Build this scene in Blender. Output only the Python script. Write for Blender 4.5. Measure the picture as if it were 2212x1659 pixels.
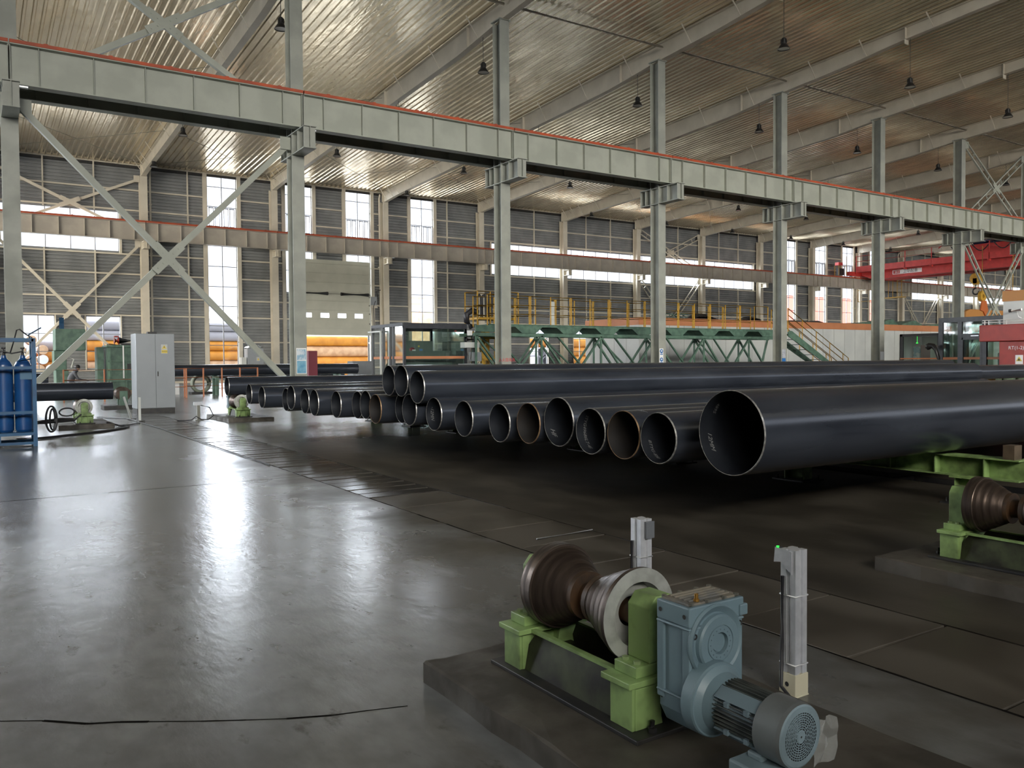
import bpy, math, random
from mathutils import Vector, Matrix
random.seed(7)
sc = bpy.context.scene
COL = sc.collection
for o in list(bpy.data.objects): bpy.data.objects.remove(o)
PI = math.pi

# ---------------------------------------------------------------- camera, sky, sun, exposure
F_PX, TH, PITCH, ROLL, CAM_H = 1787.66, math.radians(56.86), math.radians(1.601), math.radians(-0.421), 1.25
fw = Vector((math.cos(TH)*math.cos(PITCH), math.sin(TH)*math.cos(PITCH), -math.sin(PITCH)))
rt = Vector((math.sin(TH), -math.cos(TH), 0)); up = rt.cross(fw)
r2 = math.cos(ROLL)*rt + math.sin(ROLL)*up; u2 = -math.sin(ROLL)*rt + math.cos(ROLL)*up
cd = bpy.data.cameras.new('camera'); cam = bpy.data.objects.new('camera', cd); COL.objects.link(cam)
M3 = Matrix((r2, u2, -fw)).transposed()
cam.matrix_world = Matrix.Translation((0, 0, CAM_H)) @ M3.to_4x4()
cd.sensor_width = 36.0; cd.sensor_fit = 'HORIZONTAL'; cd.lens = F_PX/2212*36.0
cd.clip_start = 0.05; cd.clip_end = 600
sc.camera = cam
W = bpy.data.worlds.new('world'); sc.world = W; W.use_nodes = True
bg = W.node_tree.nodes['Background']; bg.inputs[0].default_value = (0.86, 0.91, 1.0, 1); bg.inputs[1].default_value = 1.5
W.cycles.sampling_method = 'MANUAL'; W.cycles.sample_map_resolution = 256
def soft_sun(name, travel, energy, angle, col):
    # broad soft lamp added to the sky on one side: light only enters through the openings
    l = bpy.data.lights.new(name, 'SUN'); l.energy = energy; l.angle = math.radians(angle); l.color = col
    o = bpy.data.objects.new(name, l); COL.objects.link(o); o.rotation_euler = Vector(travel).to_track_quat('-Z', 'Y').to_euler(); o.location = (0, 30, 40)
soft_sun('bright_sky_beyond_far_wall', (.30, -.85, -.42), 26.0, 110, (.90, .95, 1.0))
soft_sun('sun_fill_behind_hall', (.30, .93, -.22), 8.0, 34, (1.0, .96, .88))  # added as fill for girder faces, also sunlights the outdoor pipes
soft_sun('side_fill_left_gable', (.80, .42, -.22), 7.5, 60, (1.0, .90, .74))  # added side fill for the far wall and girders, not an actual sun
sc.view_settings.view_transform = 'Standard'; sc.view_settings.look = 'None'
sc.view_settings.gamma = 1.0; sc.view_settings.use_curve_mapping = False
sc.view_settings.exposure = 0.6
cy = sc.cycles
cy.max_bounces = 8; cy.diffuse_bounces = 5; cy.glossy_bounces = 4; cy.transmission_bounces = 6; cy.transparent_max_bounces = 12
cy.use_denoising = True; cy.caustics_reflective = False; cy.caustics_refractive = False
cy.sample_clamp_indirect = 6.0; cy.blur_glossy = 1.0

# ---------------------------------------------------------------- materials
MATS = {}
def rgb(c): return (c[0], c[1], c[2], 1)
def mat(name, col=(.5, .5, .5), rough=.5, metal=0.0, col2=None, scale=4.0, stretch=(1, 1, 1), bump=0.0, bscale=None, spread=(.4, .6),
        rough2=None, emit=None, estr=1.0, alpha=None, spec=None, world=False, detail=5.0):
    if name in MATS: return MATS[name]
    m = bpy.data.materials.new(name); m.use_nodes = True; MATS[name] = m
    nt = m.node_tree; N = nt.nodes; L = nt.links; b = N['Principled BSDF']
    b.inputs['Base Color'].default_value = rgb(col); b.inputs['Roughness'].default_value = rough; b.inputs['Metallic'].default_value = metal
    if spec is not None: b.inputs['Specular IOR Level'].default_value = spec
    if col2 or bump or rough2 is not None:
        mp = N.new('ShaderNodeMapping'); mp.inputs['Scale'].default_value = stretch
        if world:
            g = N.new('ShaderNodeNewGeometry'); L.new(g.outputs['Position'], mp.inputs[0])
        else:
            tc = N.new('ShaderNodeTexCoord'); L.new(tc.outputs['Object'], mp.inputs[0])
        nz = N.new('ShaderNodeTexNoise'); nz.inputs['Scale'].default_value = scale; nz.inputs['Detail'].default_value = detail
        L.new(mp.outputs[0], nz.inputs['Vector'])
        rp = N.new('ShaderNodeMapRange'); rp.inputs[1].default_value = spread[0]; rp.inputs[2].default_value = spread[1]
        L.new(nz.outputs[0], rp.inputs[0])
        if col2:
            mx = N.new('ShaderNodeMix'); mx.data_type = 'RGBA'; L.new(rp.outputs[0], mx.inputs[0])
            mx.inputs[6].default_value = rgb(col); mx.inputs[7].default_value = rgb(col2); L.new(mx.outputs[2], b.inputs['Base Color'])
        if rough2 is not None:
            r_ = N.new('ShaderNodeMapRange'); r_.inputs[3].default_value = rough; r_.inputs[4].default_value = rough2
            L.new(rp.outputs[0], r_.inputs[0]); L.new(r_.outputs[0], b.inputs['Roughness'])
        if bump:
            src = nz
            if bscale:
                src = N.new('ShaderNodeTexNoise'); src.inputs['Scale'].default_value = bscale; src.inputs['Detail'].default_value = 4
                L.new(mp.outputs[0], src.inputs['Vector'])
            bp = N.new('ShaderNodeBump'); bp.inputs['Strength'].default_value = 1.0; bp.inputs['Distance'].default_value = bump
            L.new(src.outputs[0], bp.inputs['Height']); L.new(bp.outputs[0], b.inputs['Normal'])
    if emit:
        b.inputs['Emission Color'].default_value = rgb(emit); b.inputs['Emission Strength'].default_value = estr
    return m
def glass_mat(name, tint=(.9, .95, .93), refl=.06):
    m = bpy.data.materials.new(name); m.use_nodes = True; MATS[name] = m
    nt = m.node_tree; N = nt.nodes; L = nt.links; N.remove(N['Principled BSDF'])
    t = N.new('ShaderNodeBsdfTransparent'); t.inputs[0].default_value = rgb(tint)
    g = N.new('ShaderNodeBsdfGlossy'); g.inputs['Roughness'].default_value = .04; g.inputs[0].default_value = (.9, .95, .95, 1)
    lw = N.new('ShaderNodeLayerWeight'); lw.inputs[0].default_value = .25
    mr = N.new('ShaderNodeMapRange'); mr.inputs[3].default_value = refl; mr.inputs[4].default_value = .7
    L.new(lw.outputs[0], mr.inputs[0])
    x = N.new('ShaderNodeMixShader'); L.new(mr.outputs[0], x.inputs[0]); L.new(t.outputs[0], x.inputs[1]); L.new(g.outputs[0], x.inputs[2])
    L.new(x.outputs[0], N['Material Output'].inputs[0])
    return m
STEEL = mat('off_white_paint', (.305, .315, .275), .45, 0, (.25, .26, .23), 1.5, rough2=.6)
WALLP = mat('wall_frame_paint', (.56, .515, .42), .5, 0, (.49, .45, .365), 1.2)
SIDING = mat('grey_siding', (.205, .212, .212), .38, .1, (.165, .172, .175), .8, rough2=.6)
ROOFM = mat('roof_foil', (.88, .77, .57), .17, .72, (.70, .61, .45), .9, stretch=(1.4, .4, 1), bump=.014, bscale=4.5, rough2=.26, world=True)
GIRDER = mat('girder_paint', (.33, .345, .295), .5, 0, (.285, .30, .255), 1.2)
GIRDW = mat('wall_girder_paint', (.40, .365, .31), .5, 0, (.34, .31, .265), 1.2)
ORRED = mat('rail_primer', (.42, .07, .02), .6, 0, (.28, .05, .02), 2)
GLASS = glass_mat('window_glass', (.93, .96, 1.0))
BGLASS = glass_mat('booth_glass', (.62, .72, .68), .10)
PIPE = mat('pipe_steel', (.020, .024, .034), .17, .38, (.050, .058, .074), 2.2, stretch=(.45, 2.6, 2.6), rough2=.26, spread=(.25, .75))
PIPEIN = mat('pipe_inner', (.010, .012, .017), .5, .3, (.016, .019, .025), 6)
BEVEL = mat('pipe_bevel', (.42, .42, .40), .4, .7, (.22, .21, .20), 30)
RUST = mat('pipe_rust', (.024, .020, .017), .6, .3, (.018, .017, .017), 5)
RUSTB = mat('pipe_bevel_rust', (.26, .17, .09), .5, .5, (.16, .10, .06), 25)
GREEN = mat('pale_green_paint', (.24, .36, .13), .45, 0, (.10, .145, .05), 9, spread=(.42, .72), bump=.0008)
GREEND = mat('oily_green_paint', (.05, .06, .03), .42, 0, (.014, .013, .009), 7, spread=(.35, .6), bump=.001, spec=.25)
GREENF = mat('machine_green', (.095, .175, .125), .5, 0, (.06, .115, .085), 4)
ROLL = mat('roller_steel', (.10, .075, .06), .30, .75, (.045, .032, .026), 6, stretch=(1, 9, 1), rough2=.5, bump=.0012)
RING = mat('machined_ring', (.30, .31, .28), .5, .35, (.42, .43, .40), 14)
DARK = mat('dark_metal', (.02, .02, .022), .5, .3, (.035, .033, .03), 8)
BLUEG = mat('gearbox_blue_grey', (.14, .205, .235), .42, 0, (.12, .18, .21), 6, bump=.0008, bscale=40)
FAN = mat('fan_cowl', (.15, .165, .165), .33, .15, (.12, .13, .13), 8)
FANF = mat('fan_grille', (.20, .27, .30), .45, 0, (.15, .2, .22), 9)
ALU = mat('aluminium', (.72, .74, .77), .32, .6, (.62, .64, .67), 20)
IVORY = mat('ivory_plastic', (.52, .49, .36), .5)
BOLT = mat('bolt_steel', (.20, .20, .17), .4, .7)
BRASS = mat('brass', (.6, .33, .08), .3, .9)
RED = mat('crane_red', (.52, .045, .04), .5, 0, (.42, .035, .03), 2)
REDM = mat('machine_red', (.32, .028, .018), .45, 0, (.27, .024, .016), 3)
YEL = mat('safety_yellow', (.52, .30, .03), .5, 0, (.42, .24, .025), 6)
ORNG = mat('outdoor_orange', (.64, .27, .03), .5, 0, (.52, .20, .022), 1.5)
ORNG2 = mat('outdoor_pale_orange', (.62, .40, .24), .5, 0, (.5, .3, .17), 2)
WHITEP = mat('cabin_white', (.52, .54, .52), .4, 0, (.45, .47, .46), .6)
ORTRIM = mat('cabin_orange', (.50, .20, .09), .5, 0, (.44, .17, .075), 1)
BLACKF = mat('black_frame', (.025, .028, .034), .4, 0, (.035, .038, .045), 5)
BLUE = mat('cylinder_blue', (.006, .055, .18), .33, 0, (.008, .045, .15), 5)
BLUEF = mat('frame_blue', (.008, .07, .16), .5, 0, (.008, .05, .12), 7)
CABG = mat('cabinet_grey', (.27, .29, .305), .38, .2, (.25, .27, .285), 2)
RUBBER = mat('rubber', (.015, .015, .018), .5)
WHITE = mat('white_paint', (.75, .76, .76), .5)
ORAIL = mat('rail_orange', (.48, .17, .07), .55)
LAMPB = mat('lamp_black', (.014, .014, .014), .3)
LAMPC = mat('lamp_lens', (.5, .5, .48), .15)

# ---------------------------------------------------------------- mesh helpers
def _basis(d):
    d = Vector(d).normalized(); a = Vector((0, 0, 1)) if abs(d.z) < .95 else Vector((0, 1, 0))
    s = d.cross(a).normalized(); return d, s, s.cross(d).normalized()
class MB:
    def __init__(s): s.v = []; s.f = []; s.sm = []
    def add(s, vs, fs, smooth=False):
        n = len(s.v); s.v += [tuple(p) for p in vs]; s.f += [[i+n for i in q] for q in fs]; s.sm += [smooth]*len(fs); return s
    def box(s, x0, x1, y0, y1, z0, z1):
        vs = [(x, y, z) for z in (z0, z1) for y in (y0, y1) for x in (x0, x1)]
        return s.add(vs, [(0, 2, 3, 1), (4, 5, 7, 6), (0, 1, 5, 4), (2, 6, 7, 3), (0, 4, 6, 2), (1, 3, 7, 5)])
    def bar(s, p, q, w, h=None):
        h = h or w; p = Vector(p); q = Vector(q); d, a, b = _basis(q-p); a *= w/2; b *= h/2
        vs = [c+i*a+j*b for c in (p, q) for i, j in ((-1, -1), (1, -1), (1, 1), (-1, 1))]
        return s.add(vs, [(3, 2, 1, 0), (4, 5, 6, 7), (0, 1, 5, 4), (1, 2, 6, 5), (2, 3, 7, 6), (3, 0, 4, 7)])
    def tube(s, pts, r, n=12, caps=True, closed=False):
        pts = [Vector(p) for p in pts]; rs = r if isinstance(r, (list, tuple)) else [r]*len(pts); rings = []; pa = None
        for i, p in enumerate(pts):
            a = pts[i-1] if i else (pts[-1] if closed else p); b = pts[i+1] if i < len(pts)-1 else (pts[0] if closed else p)
            d = (b-a).normalized()
            if pa is None: _, e, f = _basis(d)
            else:
                e = (pa-d*pa.dot(d)).normalized(); f = e.cross(d)*-1; f = d.cross(e)
            pa = e; rings.append([p+rs[i]*(math.cos(t)*e+math.sin(t)*f) for t in [2*PI*k/n for k in range(n)]])
        vs = [v for g in rings for v in g]; fs = []
        m = len(pts)
        for i in range(m if closed else m-1):
            for k in range(n):
                fs.append((i*n+k, i*n+(k+1) % n, ((i+1) % m)*n+(k+1) % n, ((i+1) % m)*n+k))
        s.add(vs, fs, True)
        if caps and not closed:
            s.add(rings[0], [tuple(range(n))[::-1]]); s.add(rings[-1], [tuple(range(n))])
        return s
    def lathe_smooth(s, prof, c, axis=(0, 0, 1), n=32):
        c = Vector(c); d, a, b = _basis(axis); vs = []; m = len(prof)
        for r, t in prof: vs += [c+d*t+r*(math.cos(q)*a+math.sin(q)*b) for q in [2*PI*k/n for k in range(n)]]
        return s.add(vs, [(i*n+k, i*n+(k+1) % n, (i+1)*n+(k+1) % n, (i+1)*n+k) for i in range(m-1) for k in range(n)], True)
    def lathe(s, prof, c, axis=(0, 0, 1), n=32, smooth=True, flat_steps=True):
        # prof: list of (r, t); each segment gets its own vertices so steps stay crisp
        c = Vector(c); d, a, b = _basis(axis)
        def ring(r, t): return [c+d*t+r*(math.cos(q)*a+math.sin(q)*b) for q in [2*PI*k/n for k in range(n)]]
        for (r0, t0), (r1, t1) in zip(prof[:-1], prof[1:]):
            s.add(ring(r0, t0)+ring(r1, t1), [(k, (k+1) % n, n+(k+1) % n, n+k) for k in range(n)], smooth)
        return s
    def prism(s, poly, d0, d1, plane='xz'):
        # polygon in a plane, extruded along the remaining axis from d0 to d1
        def P(u, v, w): return {'xz': (u, w, v), 'xy': (u, v, w), 'yz': (w, u, v)}[plane]
        n = len(poly); vs = [P(u, v, d0) for u, v in poly]+[P(u, v, d1) for u, v in poly]
        return s.add(vs, [tuple(range(n))[::-1], tuple(range(n, 2*n))]+[(k, (k+1) % n, n+(k+1) % n, n+k) for k in range(n)])
    def ibeam(s, p, q, h, w, tf=.02, tw=.015):
        p = Vector(p); q = Vector(q); d, a, b = _basis(q-p)
        s.bar(p+b*(h-tf)/2, q+b*(h-tf)/2, w, tf); s.bar(p-b*(h-tf)/2, q-b*(h-tf)/2, w, tf); s.bar(p, q, tw, h-2*tf); return s
    def hexbolt(s, c, r=.012, h=.01, axis=(0, 0, 1)):
        s.lathe([(0, h), (r, h), (r, 0)], c, axis, 6, False); return s
    def build(s, name, m, parent=None, loc=None, bevel=0):
        me = bpy.data.meshes.new(name); o = bpy.data.objects.new(name, me); COL.objects.link(o)
        if parent is not None: off = WLOC[parent.name]
        else:
            if loc is None:
                xs = [v[0] for v in s.v]; ys = [v[1] for v in s.v]; zs = [v[2] for v in s.v]
                loc = ((min(xs)+max(xs))/2, (min(ys)+max(ys))/2, min(zs))
            off = Vector(loc); o.location = off
        if parent is not None: o.parent = parent; WLOC[o.name] = off
        else: WLOC[o.name] = Vector(off)
        me.from_pydata([(v[0]-off[0], v[1]-off[1], v[2]-off[2]) for v in s.v], [], s.f)
        me.polygons.foreach_set('use_smooth', s.sm); me.validate(); me.update(); me.materials.append(m)
        if bevel:
            bv = o.modifiers.new('bevel', 'BEVEL'); bv.width = bevel; bv.segments = 2; bv.limit_method = 'ANGLE'
        return o
WLOC = {}
def tag(o, label=None, cat=None, group=None, kind=None):
    if label: o['label'] = label
    if cat: o['category'] = cat
    if group: o['group'] = group
    if kind: o['kind'] = kind
    return o
def thing(name, loc, label, cat, group=None):
    o = bpy.data.objects.new(name, None); COL.objects.link(o); o.location = loc; o.empty_display_size = .1
    WLOC[o.name] = Vector(loc); return tag(o, label, cat, group)
KIDS = {}
def copy_tree(o, loc=None, rotz=None, label=None, parent=None, group=None):
    c = o.copy(); COL.objects.link(c); WLOC[c.name] = Vector(loc if loc is not None else WLOC.get(o.name, (0, 0, 0)))
    if parent is not None: c.parent = parent
    if loc is not None: c.location = loc
    if rotz is not None: c.rotation_euler = (0, 0, rotz)
    if label: c['label'] = label
    if group: c['group'] = group
    for ch in [x for x in list(COL.objects) if x.parent == o]: copy_tree(ch, parent=c)
    return c
def text_mb(body, size, origin, xdir, ydir, thick=.002, align='CENTER', shear=0, wrap=None):
    cu = bpy.data.curves.new('t', 'FONT'); cu.body = body; cu.size = size; cu.align_x = align; cu.align_y = 'CENTER'; cu.shear = shear
    cu.resolution_u = 2
    t = bpy.data.objects.new('t', cu); COL.objects.link(t)
    me = t.to_mesh() if False else bpy.data.meshes.new_from_object(t.evaluated_get(bpy.context.evaluated_depsgraph_get()))
    o = Vector(origin); xd = Vector(xdir).normalized(); yd = Vector(ydir).normalized(); nd = xd.cross(yd)
    mb = MB()
    if wrap: vs = [wrap(v.co.x, v.co.y) for v in me.vertices]
    else: vs = [o+xd*v.co.x+yd*v.co.y for v in me.vertices]
    mb.add(vs, [tuple(p.vertices) for p in me.polygons])
    bpy.data.objects.remove(t); bpy.data.curves.remove(cu); bpy.data.meshes.remove(me)
    return mb
ORD = ['zeroth', 'first', 'second', 'third', 'fourth', 'fifth', 'sixth', 'seventh', 'eighth', 'ninth', 'tenth', 'eleventh', 'twelfth', 'thirteenth', 'fourteenth', 'fifteenth', 'sixteenth']
def XC(k): return 1.0164+8*(k-1)
def ZR(y): return 13.45+.047*(55.4-y)       # height of the roof sheet's underside
# ================================================================= THE HALL
# ---- floor
def floor_material():
    m = bpy.data.materials.new('concrete_floor'); m.use_nodes = True; nt = m.node_tree; N = nt.nodes; L = nt.links; b = N['Principled BSDF']
    g = N.new('ShaderNodeNewGeometry')
    def noise(sc_, det=5, st=(1, 1, 1), ro=.55):
        mp = N.new('ShaderNodeMapping'); mp.inputs['Scale'].default_value = st; L.new(g.outputs['Position'], mp.inputs[0])
        n = N.new('ShaderNodeTexNoise'); n.inputs['Scale'].default_value = sc_; n.inputs['Detail'].default_value = det; n.inputs['Roughness'].default_value = ro
        L.new(mp.outputs[0], n.inputs['Vector']); return n.outputs[0]
    def mr(src, a, b_, c, d):
        r = N.new('ShaderNodeMapRange'); r.interpolation_type = 'SMOOTHSTEP'
        for i, v in enumerate((a, b_, c, d)): r.inputs[i+1].default_value = v
        L.new(src, r.inputs[0]); return r.outputs[0]
    def mix(f, a, b_):
        x = N.new('ShaderNodeMix'); x.data_type = 'RGBA'; L.new(f, x.inputs[0])
        for i, v in ((6, a), (7, b_)):
            if isinstance(v, tuple): x.inputs[i].default_value = rgb(v)
            else: L.new(v, x.inputs[i])
        return x.outputs[2]
    def math_(op, a, b_):
        x = N.new('ShaderNodeMath'); x.operation = op
        for i, v in ((0, a), (1, b_)):
            if isinstance(v, (int, float)): x.inputs[i].default_value = v
            else: L.new(v, x.inputs[i])
        return x.outputs[0]
    big = noise(.55, 4); mid = noise(2.6, 6, (1, .55, 1)); fine = noise(22, 4); patch = noise(1.15, 5)
    sx = N.new('ShaderNodeSeparateXYZ'); L.new(g.outputs['Position'], sx.inputs[0])
    # the oily working side right of the cover strip, darker and rougher from grease, with foreground shade also put into the colour
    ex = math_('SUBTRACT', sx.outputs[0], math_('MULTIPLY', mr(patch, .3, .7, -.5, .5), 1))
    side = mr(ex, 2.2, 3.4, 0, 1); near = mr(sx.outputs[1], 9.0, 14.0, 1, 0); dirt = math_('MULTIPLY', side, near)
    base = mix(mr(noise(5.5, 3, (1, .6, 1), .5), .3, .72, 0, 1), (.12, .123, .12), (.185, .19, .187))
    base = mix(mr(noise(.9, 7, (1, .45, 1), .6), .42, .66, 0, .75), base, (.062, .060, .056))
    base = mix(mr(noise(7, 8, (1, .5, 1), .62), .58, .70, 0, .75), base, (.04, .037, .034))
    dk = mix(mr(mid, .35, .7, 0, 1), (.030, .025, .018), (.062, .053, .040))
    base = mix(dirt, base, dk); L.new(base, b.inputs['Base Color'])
    ro = mr(noise(1.3, 5, (1, .6, 1), .5), .3, .7, .225, .258); ro2 = math_('ADD', ro, math_('MULTIPLY', mr(patch, .4, .8, 0, 1), .01))
    ro3 = math_('ADD', ro2, math_('MULTIPLY', dirt, .17)); L.new(ro3, b.inputs['Roughness'])
    b.inputs['Specular IOR Level'].default_value = .62
    bp = N.new('ShaderNodeBump'); bp.inputs['Strength'].default_value = 1; bp.inputs['Distance'].default_value = .0050
    hh = math_('ADD', math_('MULTIPLY', noise(1.7, 3, (1, .7, 1)), 1.0), math_('MULTIPLY', noise(9, 5), .22))
    hh = math_('ADD', hh, math_('MULTIPLY', noise(30, 4, (1, .35, 1)), .22)); L.new(hh, bp.inputs['Height']); L.new(bp.outputs[0], b.inputs['Normal'])
    return m
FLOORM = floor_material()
X0, X1, Y0, Y1 = -14.0, 126.0, -16.0, 55.6
fl = MB()
def frect(x0, x1, y0, y1, z=0): fl.add([(x0, y0, z), (x1, y0, z), (x1, y1, z), (x0, y1, z)], [(0, 1, 2, 3)])
SX0, SX1, SY0, SY1 = 3.03, 3.79, -1.0, 21.6
TX0, TX1, TY0, TY1 = 8.02, 8.36, -6.0, 6.6
frect(X0, SX0, Y0, Y1); frect(SX0, SX1, SY1, Y1); frect(SX0, SX1, Y0, SY0)
frect(SX1, TX0, Y0, Y1); frect(TX0, TX1, Y0, TY0); frect(TX0, TX1, TY1, Y1); frect(TX1, X1, Y0, Y1)
frect(SX0, SX1, SY0, SY1, -.05)
for a in (SX0, SX1): fl.add([(a, SY0, -.05), (a, SY1, -.05), (a, SY1, 0), (a, SY0, 0)], [(0, 1, 2, 3)])
fl.add([(SX0, SY1, -.05), (SX1, SY1, -.05), (SX1, SY1, 0), (SX0, SY1, 0)], [(0, 1, 2, 3)])
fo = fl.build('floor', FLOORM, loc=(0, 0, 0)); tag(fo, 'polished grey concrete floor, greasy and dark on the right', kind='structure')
tr = MB(); tr.box(TX0, TX1, TY0, TY1, -.5, -.48)
for a in (TX0, TX1): tr.box(a-.02 if a == TX0 else a-.004, a+.004 if a == TX0 else a+.02, TY0, TY1, -.5, .0)
for yy in (TY0, TY1): tr.box(TX0, TX1, yy-.01, yy+.01, -.5, .0)
for k in range(7): tr.box(TX0, TX1, TY0+.8+k*1.7, TY0+.83+k*1.7, -.06, -.004)
tag(tr.build('trim_1', DARK), 'open dark channel sunk in the floor under the pipe rack', kind='structure')
# joint and cracks in the slab (thin open cuts filled with dirt)
cr = MB()
def crack(pts, w, jit=0):
    out = []
    for i in range(len(pts)-1):
        a = Vector(pts[i]); b_ = Vector(pts[i+1]); n = max(2, int((b_-a).length/.12))
        for k in range(n): out.append(a.lerp(b_, k/n)+Vector((random.uniform(-jit, jit), random.uniform(-jit, jit))))
    out.append(Vector(pts[-1]))
    for a, b_ in zip(out[:-1], out[1:]):
        d = (b_-a).normalized(); s = Vector((-d.y, d.x))*w*random.uniform(.5, 1.3)/2
        cr.add([(a.x-s.x, a.y-s.y, .0006), (b_.x-s.x, b_.y-s.y, .0006), (b_.x+s.x, b_.y+s.y, .0006), (a.x+s.x, a.y+s.y, .0006)], [(0, 1, 2, 3)])
crack([(-8, 8.85), (3.03, 8.84)], .012)
crack([(-1.2, 3.9), (.06, 3.4), (.3, 3.2), (.5, 3.08), (.9, 2.83), (1.3, 2.7)], .012, .012)
crack([(3.79, 1.2), (3.79, 21)], .008, .003); crack([(3.03, 1.0), (3.03, 21)], .014, .004)
crack([(4.8, 2.6), (9, 2.3)], .006, .01); crack([(-6, 18.2), (14, 18.2)], .02)
crack([(-6, 21.9), (9, 21.7)], .03)
tag(cr.build('trim_2', mat('joint_dirt', (.012, .011, .010), 1.0, spec=0.0)), 'joints and cracks in the concrete floor slab', kind='structure')
# ---- cover planks over the cable trench
pd = mat('greasy_slab', (.045, .038, .028), .42, 0, (.075, .065, .05), 2.2, stretch=(1, .6, 1), rough2=.55, bump=.002, world=True)
pm = mat('cover_plank', (.06, .056, .048), .20, 0, (.028, .024, .02), 2.2, stretch=(1, .6, 1), rough2=.26, bump=.002, world=True)
y = SY0+.01; proto = {}; i = 0
while y < SY1-.05:
    ln = .62 if y < 6.5 else .27
    if ln not in proto:
        mb = MB(); mb.box(-.372, .372, 0, ln-(.012 if ln > .5 else .045), -.049, 0); p = mb.build('trench_cover', pd if ln > .5 else pm, loc=(0, 0, 0), bevel=.004)
        tag(p, 'worn %s lying across the floor trench' % ('wide concrete cover slab near the roller' if ln > .5 else 'narrow cover plank'), 'cover plate',
            'wide cover slabs over the floor trench' if ln > .5 else 'narrow planks over the floor trench'); proto[ln] = p; c = p
    else:
        c = proto[ln].copy(); COL.objects.link(c)
    c.location = ((SX0+SX1)/2, y, random.uniform(-.003, .002)); c.rotation_euler = (random.uniform(-.012, .012) if ln < .5 else random.uniform(-.003, .003), random.uniform(-.006, .006), random.uniform(-.003, .003))
    y += ln; i += 1

# ---- far wall: ribbed siding cut round windows and the gate
YW = 55.42
talls = [(12.86, 14.72), (17.94, 19.80), (22.24, 24.10), (27.29, 29.17), (69.02, 70.88), (73.94, 75.80), (78.64, 80.50), (83.52, 85.38)]
strips = [(-14.5, 7.68), (34.27, 64.48), (91.68, 124.0)]
lows = [(2.45, 4.15), (5.78, 7.67), (37.86, 39.66), (42.28, 43.78)]
gate = (18.25, 23.9)
TZ0, TZ1, SZ0, SZ1, LZ0, LZ1 = .93, 13.36, 8.06, 10.50, .95, 4.13
sw = MB()
def siding(x0, x1, z0, z1):
    if x1-x0 < .01 or z1-z0 < .01: return
    zs = [z0]; pr = []; k = math.floor(z0/.2)*.2
    z = k
    pts = []
    while z < z1+.2:
        for dz, dy in ((0, 0), (.055, 0), (.08, -.055), (.165, -.055), (.185, 0)):
            zz = z+dz
            if z0 < zz < z1: pts.append((zz, YW+dy))
        z += .2
    def yat(zz):
        t = (zz-k) % .2
        return YW+(0 if t < .055 or t > .185 else -.055 if .08 <= t <= .165 else 0)
    pts = [(z0, yat(z0))]+pts+[(z1, yat(z1))]
    vs = [(x, yy, zz) for zz, yy in pts for x in (x0, x1)]
    sw.add(vs, [(2*i, 2*i+1, 2*i+3, 2*i+2) for i in range(len(pts)-1)])
cuts = [(a, b, TZ0 if j not in (1, 2) else 6.0, TZ1) for j, (a, b) in enumerate(talls)]+[(a, b, SZ0, SZ1) for a, b in strips]+[(a, b, LZ0, LZ1) for a, b in lows]+[(gate[0], gate[1], 0, 5.0)]
xs = sorted(set([X0, X1]+[c[0] for c in cuts]+[c[1] for c in cuts]))
for a, b in zip(xs[:-1], xs[1:]):
    mid = (a+b)/2; zc = sorted([(c[2], c[3]) for c in cuts if c[0] < mid < c[1]]); z = 0
    for p, q in zc:
        if p > z: siding(a, b, z, p)
        z = max(z, q)
    siding(a, b, z, 13.6)
wf = sw.build('wall_far', SIDING, loc=(0, YW, 0)); tag(wf, 'far wall of grey ribbed metal siding', kind='structure')
wb = MB(); wb.box(X0, X1, YW+.09, YW+.13, .001, .002)
# outer skin behind the ribs
for a, b in zip(xs[:-1], xs[1:]):
    mid = (a+b)/2; zc = sorted([(c[2], c[3]) for c in cuts if c[0] < mid < c[1]]); z = 0
    for p, q in zc:
        if p > z: wb.box(a, b, YW+.07, YW+.12, z, p)
        z = max(z, q)
    wb.box(a, b, YW+.07, YW+.12, z, 13.6)
wb.build('outer_skin', SIDING, parent=wf)
# girts: one mesh per level, broken where windows stand
def girt(z, h=.09, wide=False):
    g = MB(); x = X0
    segs = []
    for c in sorted([(c[0], c[1]) for c in cuts if c[2] < z < c[3]]):
        if c[0] > x: segs.append((x, c[0]))
        x = max(x, c[1])
    segs.append((x, X1))
    for a, b in segs: g.box(a, b, YW-.15, YW-.058, z-h/2, z+h/2)
    g.build('girt', WALLP, parent=wf)
for z in (.86, 2.6, 4.2, 5.3, 6.72, 7.93, 10.62, 11.85, 13.40): girt(z)
# uprights between girts
ups = MB()
for k in range(-1, 16):
    for j in (1, 2):
        x = XC(k)+j*8/3
        if any(a-.3 < x < b+.3 for a, b in talls) or gate[0]-.4 < x < gate[1]+.4: continue
        st = any(a < x < b for a, b in strips)
        lo = any(a-.15 < x < b+.15 for a, b in lows)
        for z0, z1 in (((LZ1 if lo else .86, SZ0), (SZ1, 13.4)) if st else ((.86, 13.4),)): ups.box(x-.04, x+.04, YW-.14, YW-.045, z0, z1)
for a, b in lows+talls:
    z0, z1 = (LZ0, LZ1) if (a, b) in lows else (TZ0, TZ1)
    wd = .06 if (a, b) in lows else .26
    for x, s in ((a, -1), (b, 1)):
        if (a, b) in talls and gate[0]-.1 < x+s*wd/2 < gate[1]+.1:
            ups.box(min(x, x+s*wd), max(x, x+s*wd), YW-.16, YW-.04, 8.1, z1+.08)
        else: ups.box(min(x, x+s*wd), max(x, x+s*wd), YW-.16, YW-.04, z0-.06, z1+.08)
for a, b in strips:
    for x, s in ((a, -1), (b, 1)): ups.box(min(x, x+s*.14), max(x, x+s*.14), YW-.16, YW-.04, SZ0-.1, SZ1+.1)
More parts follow.
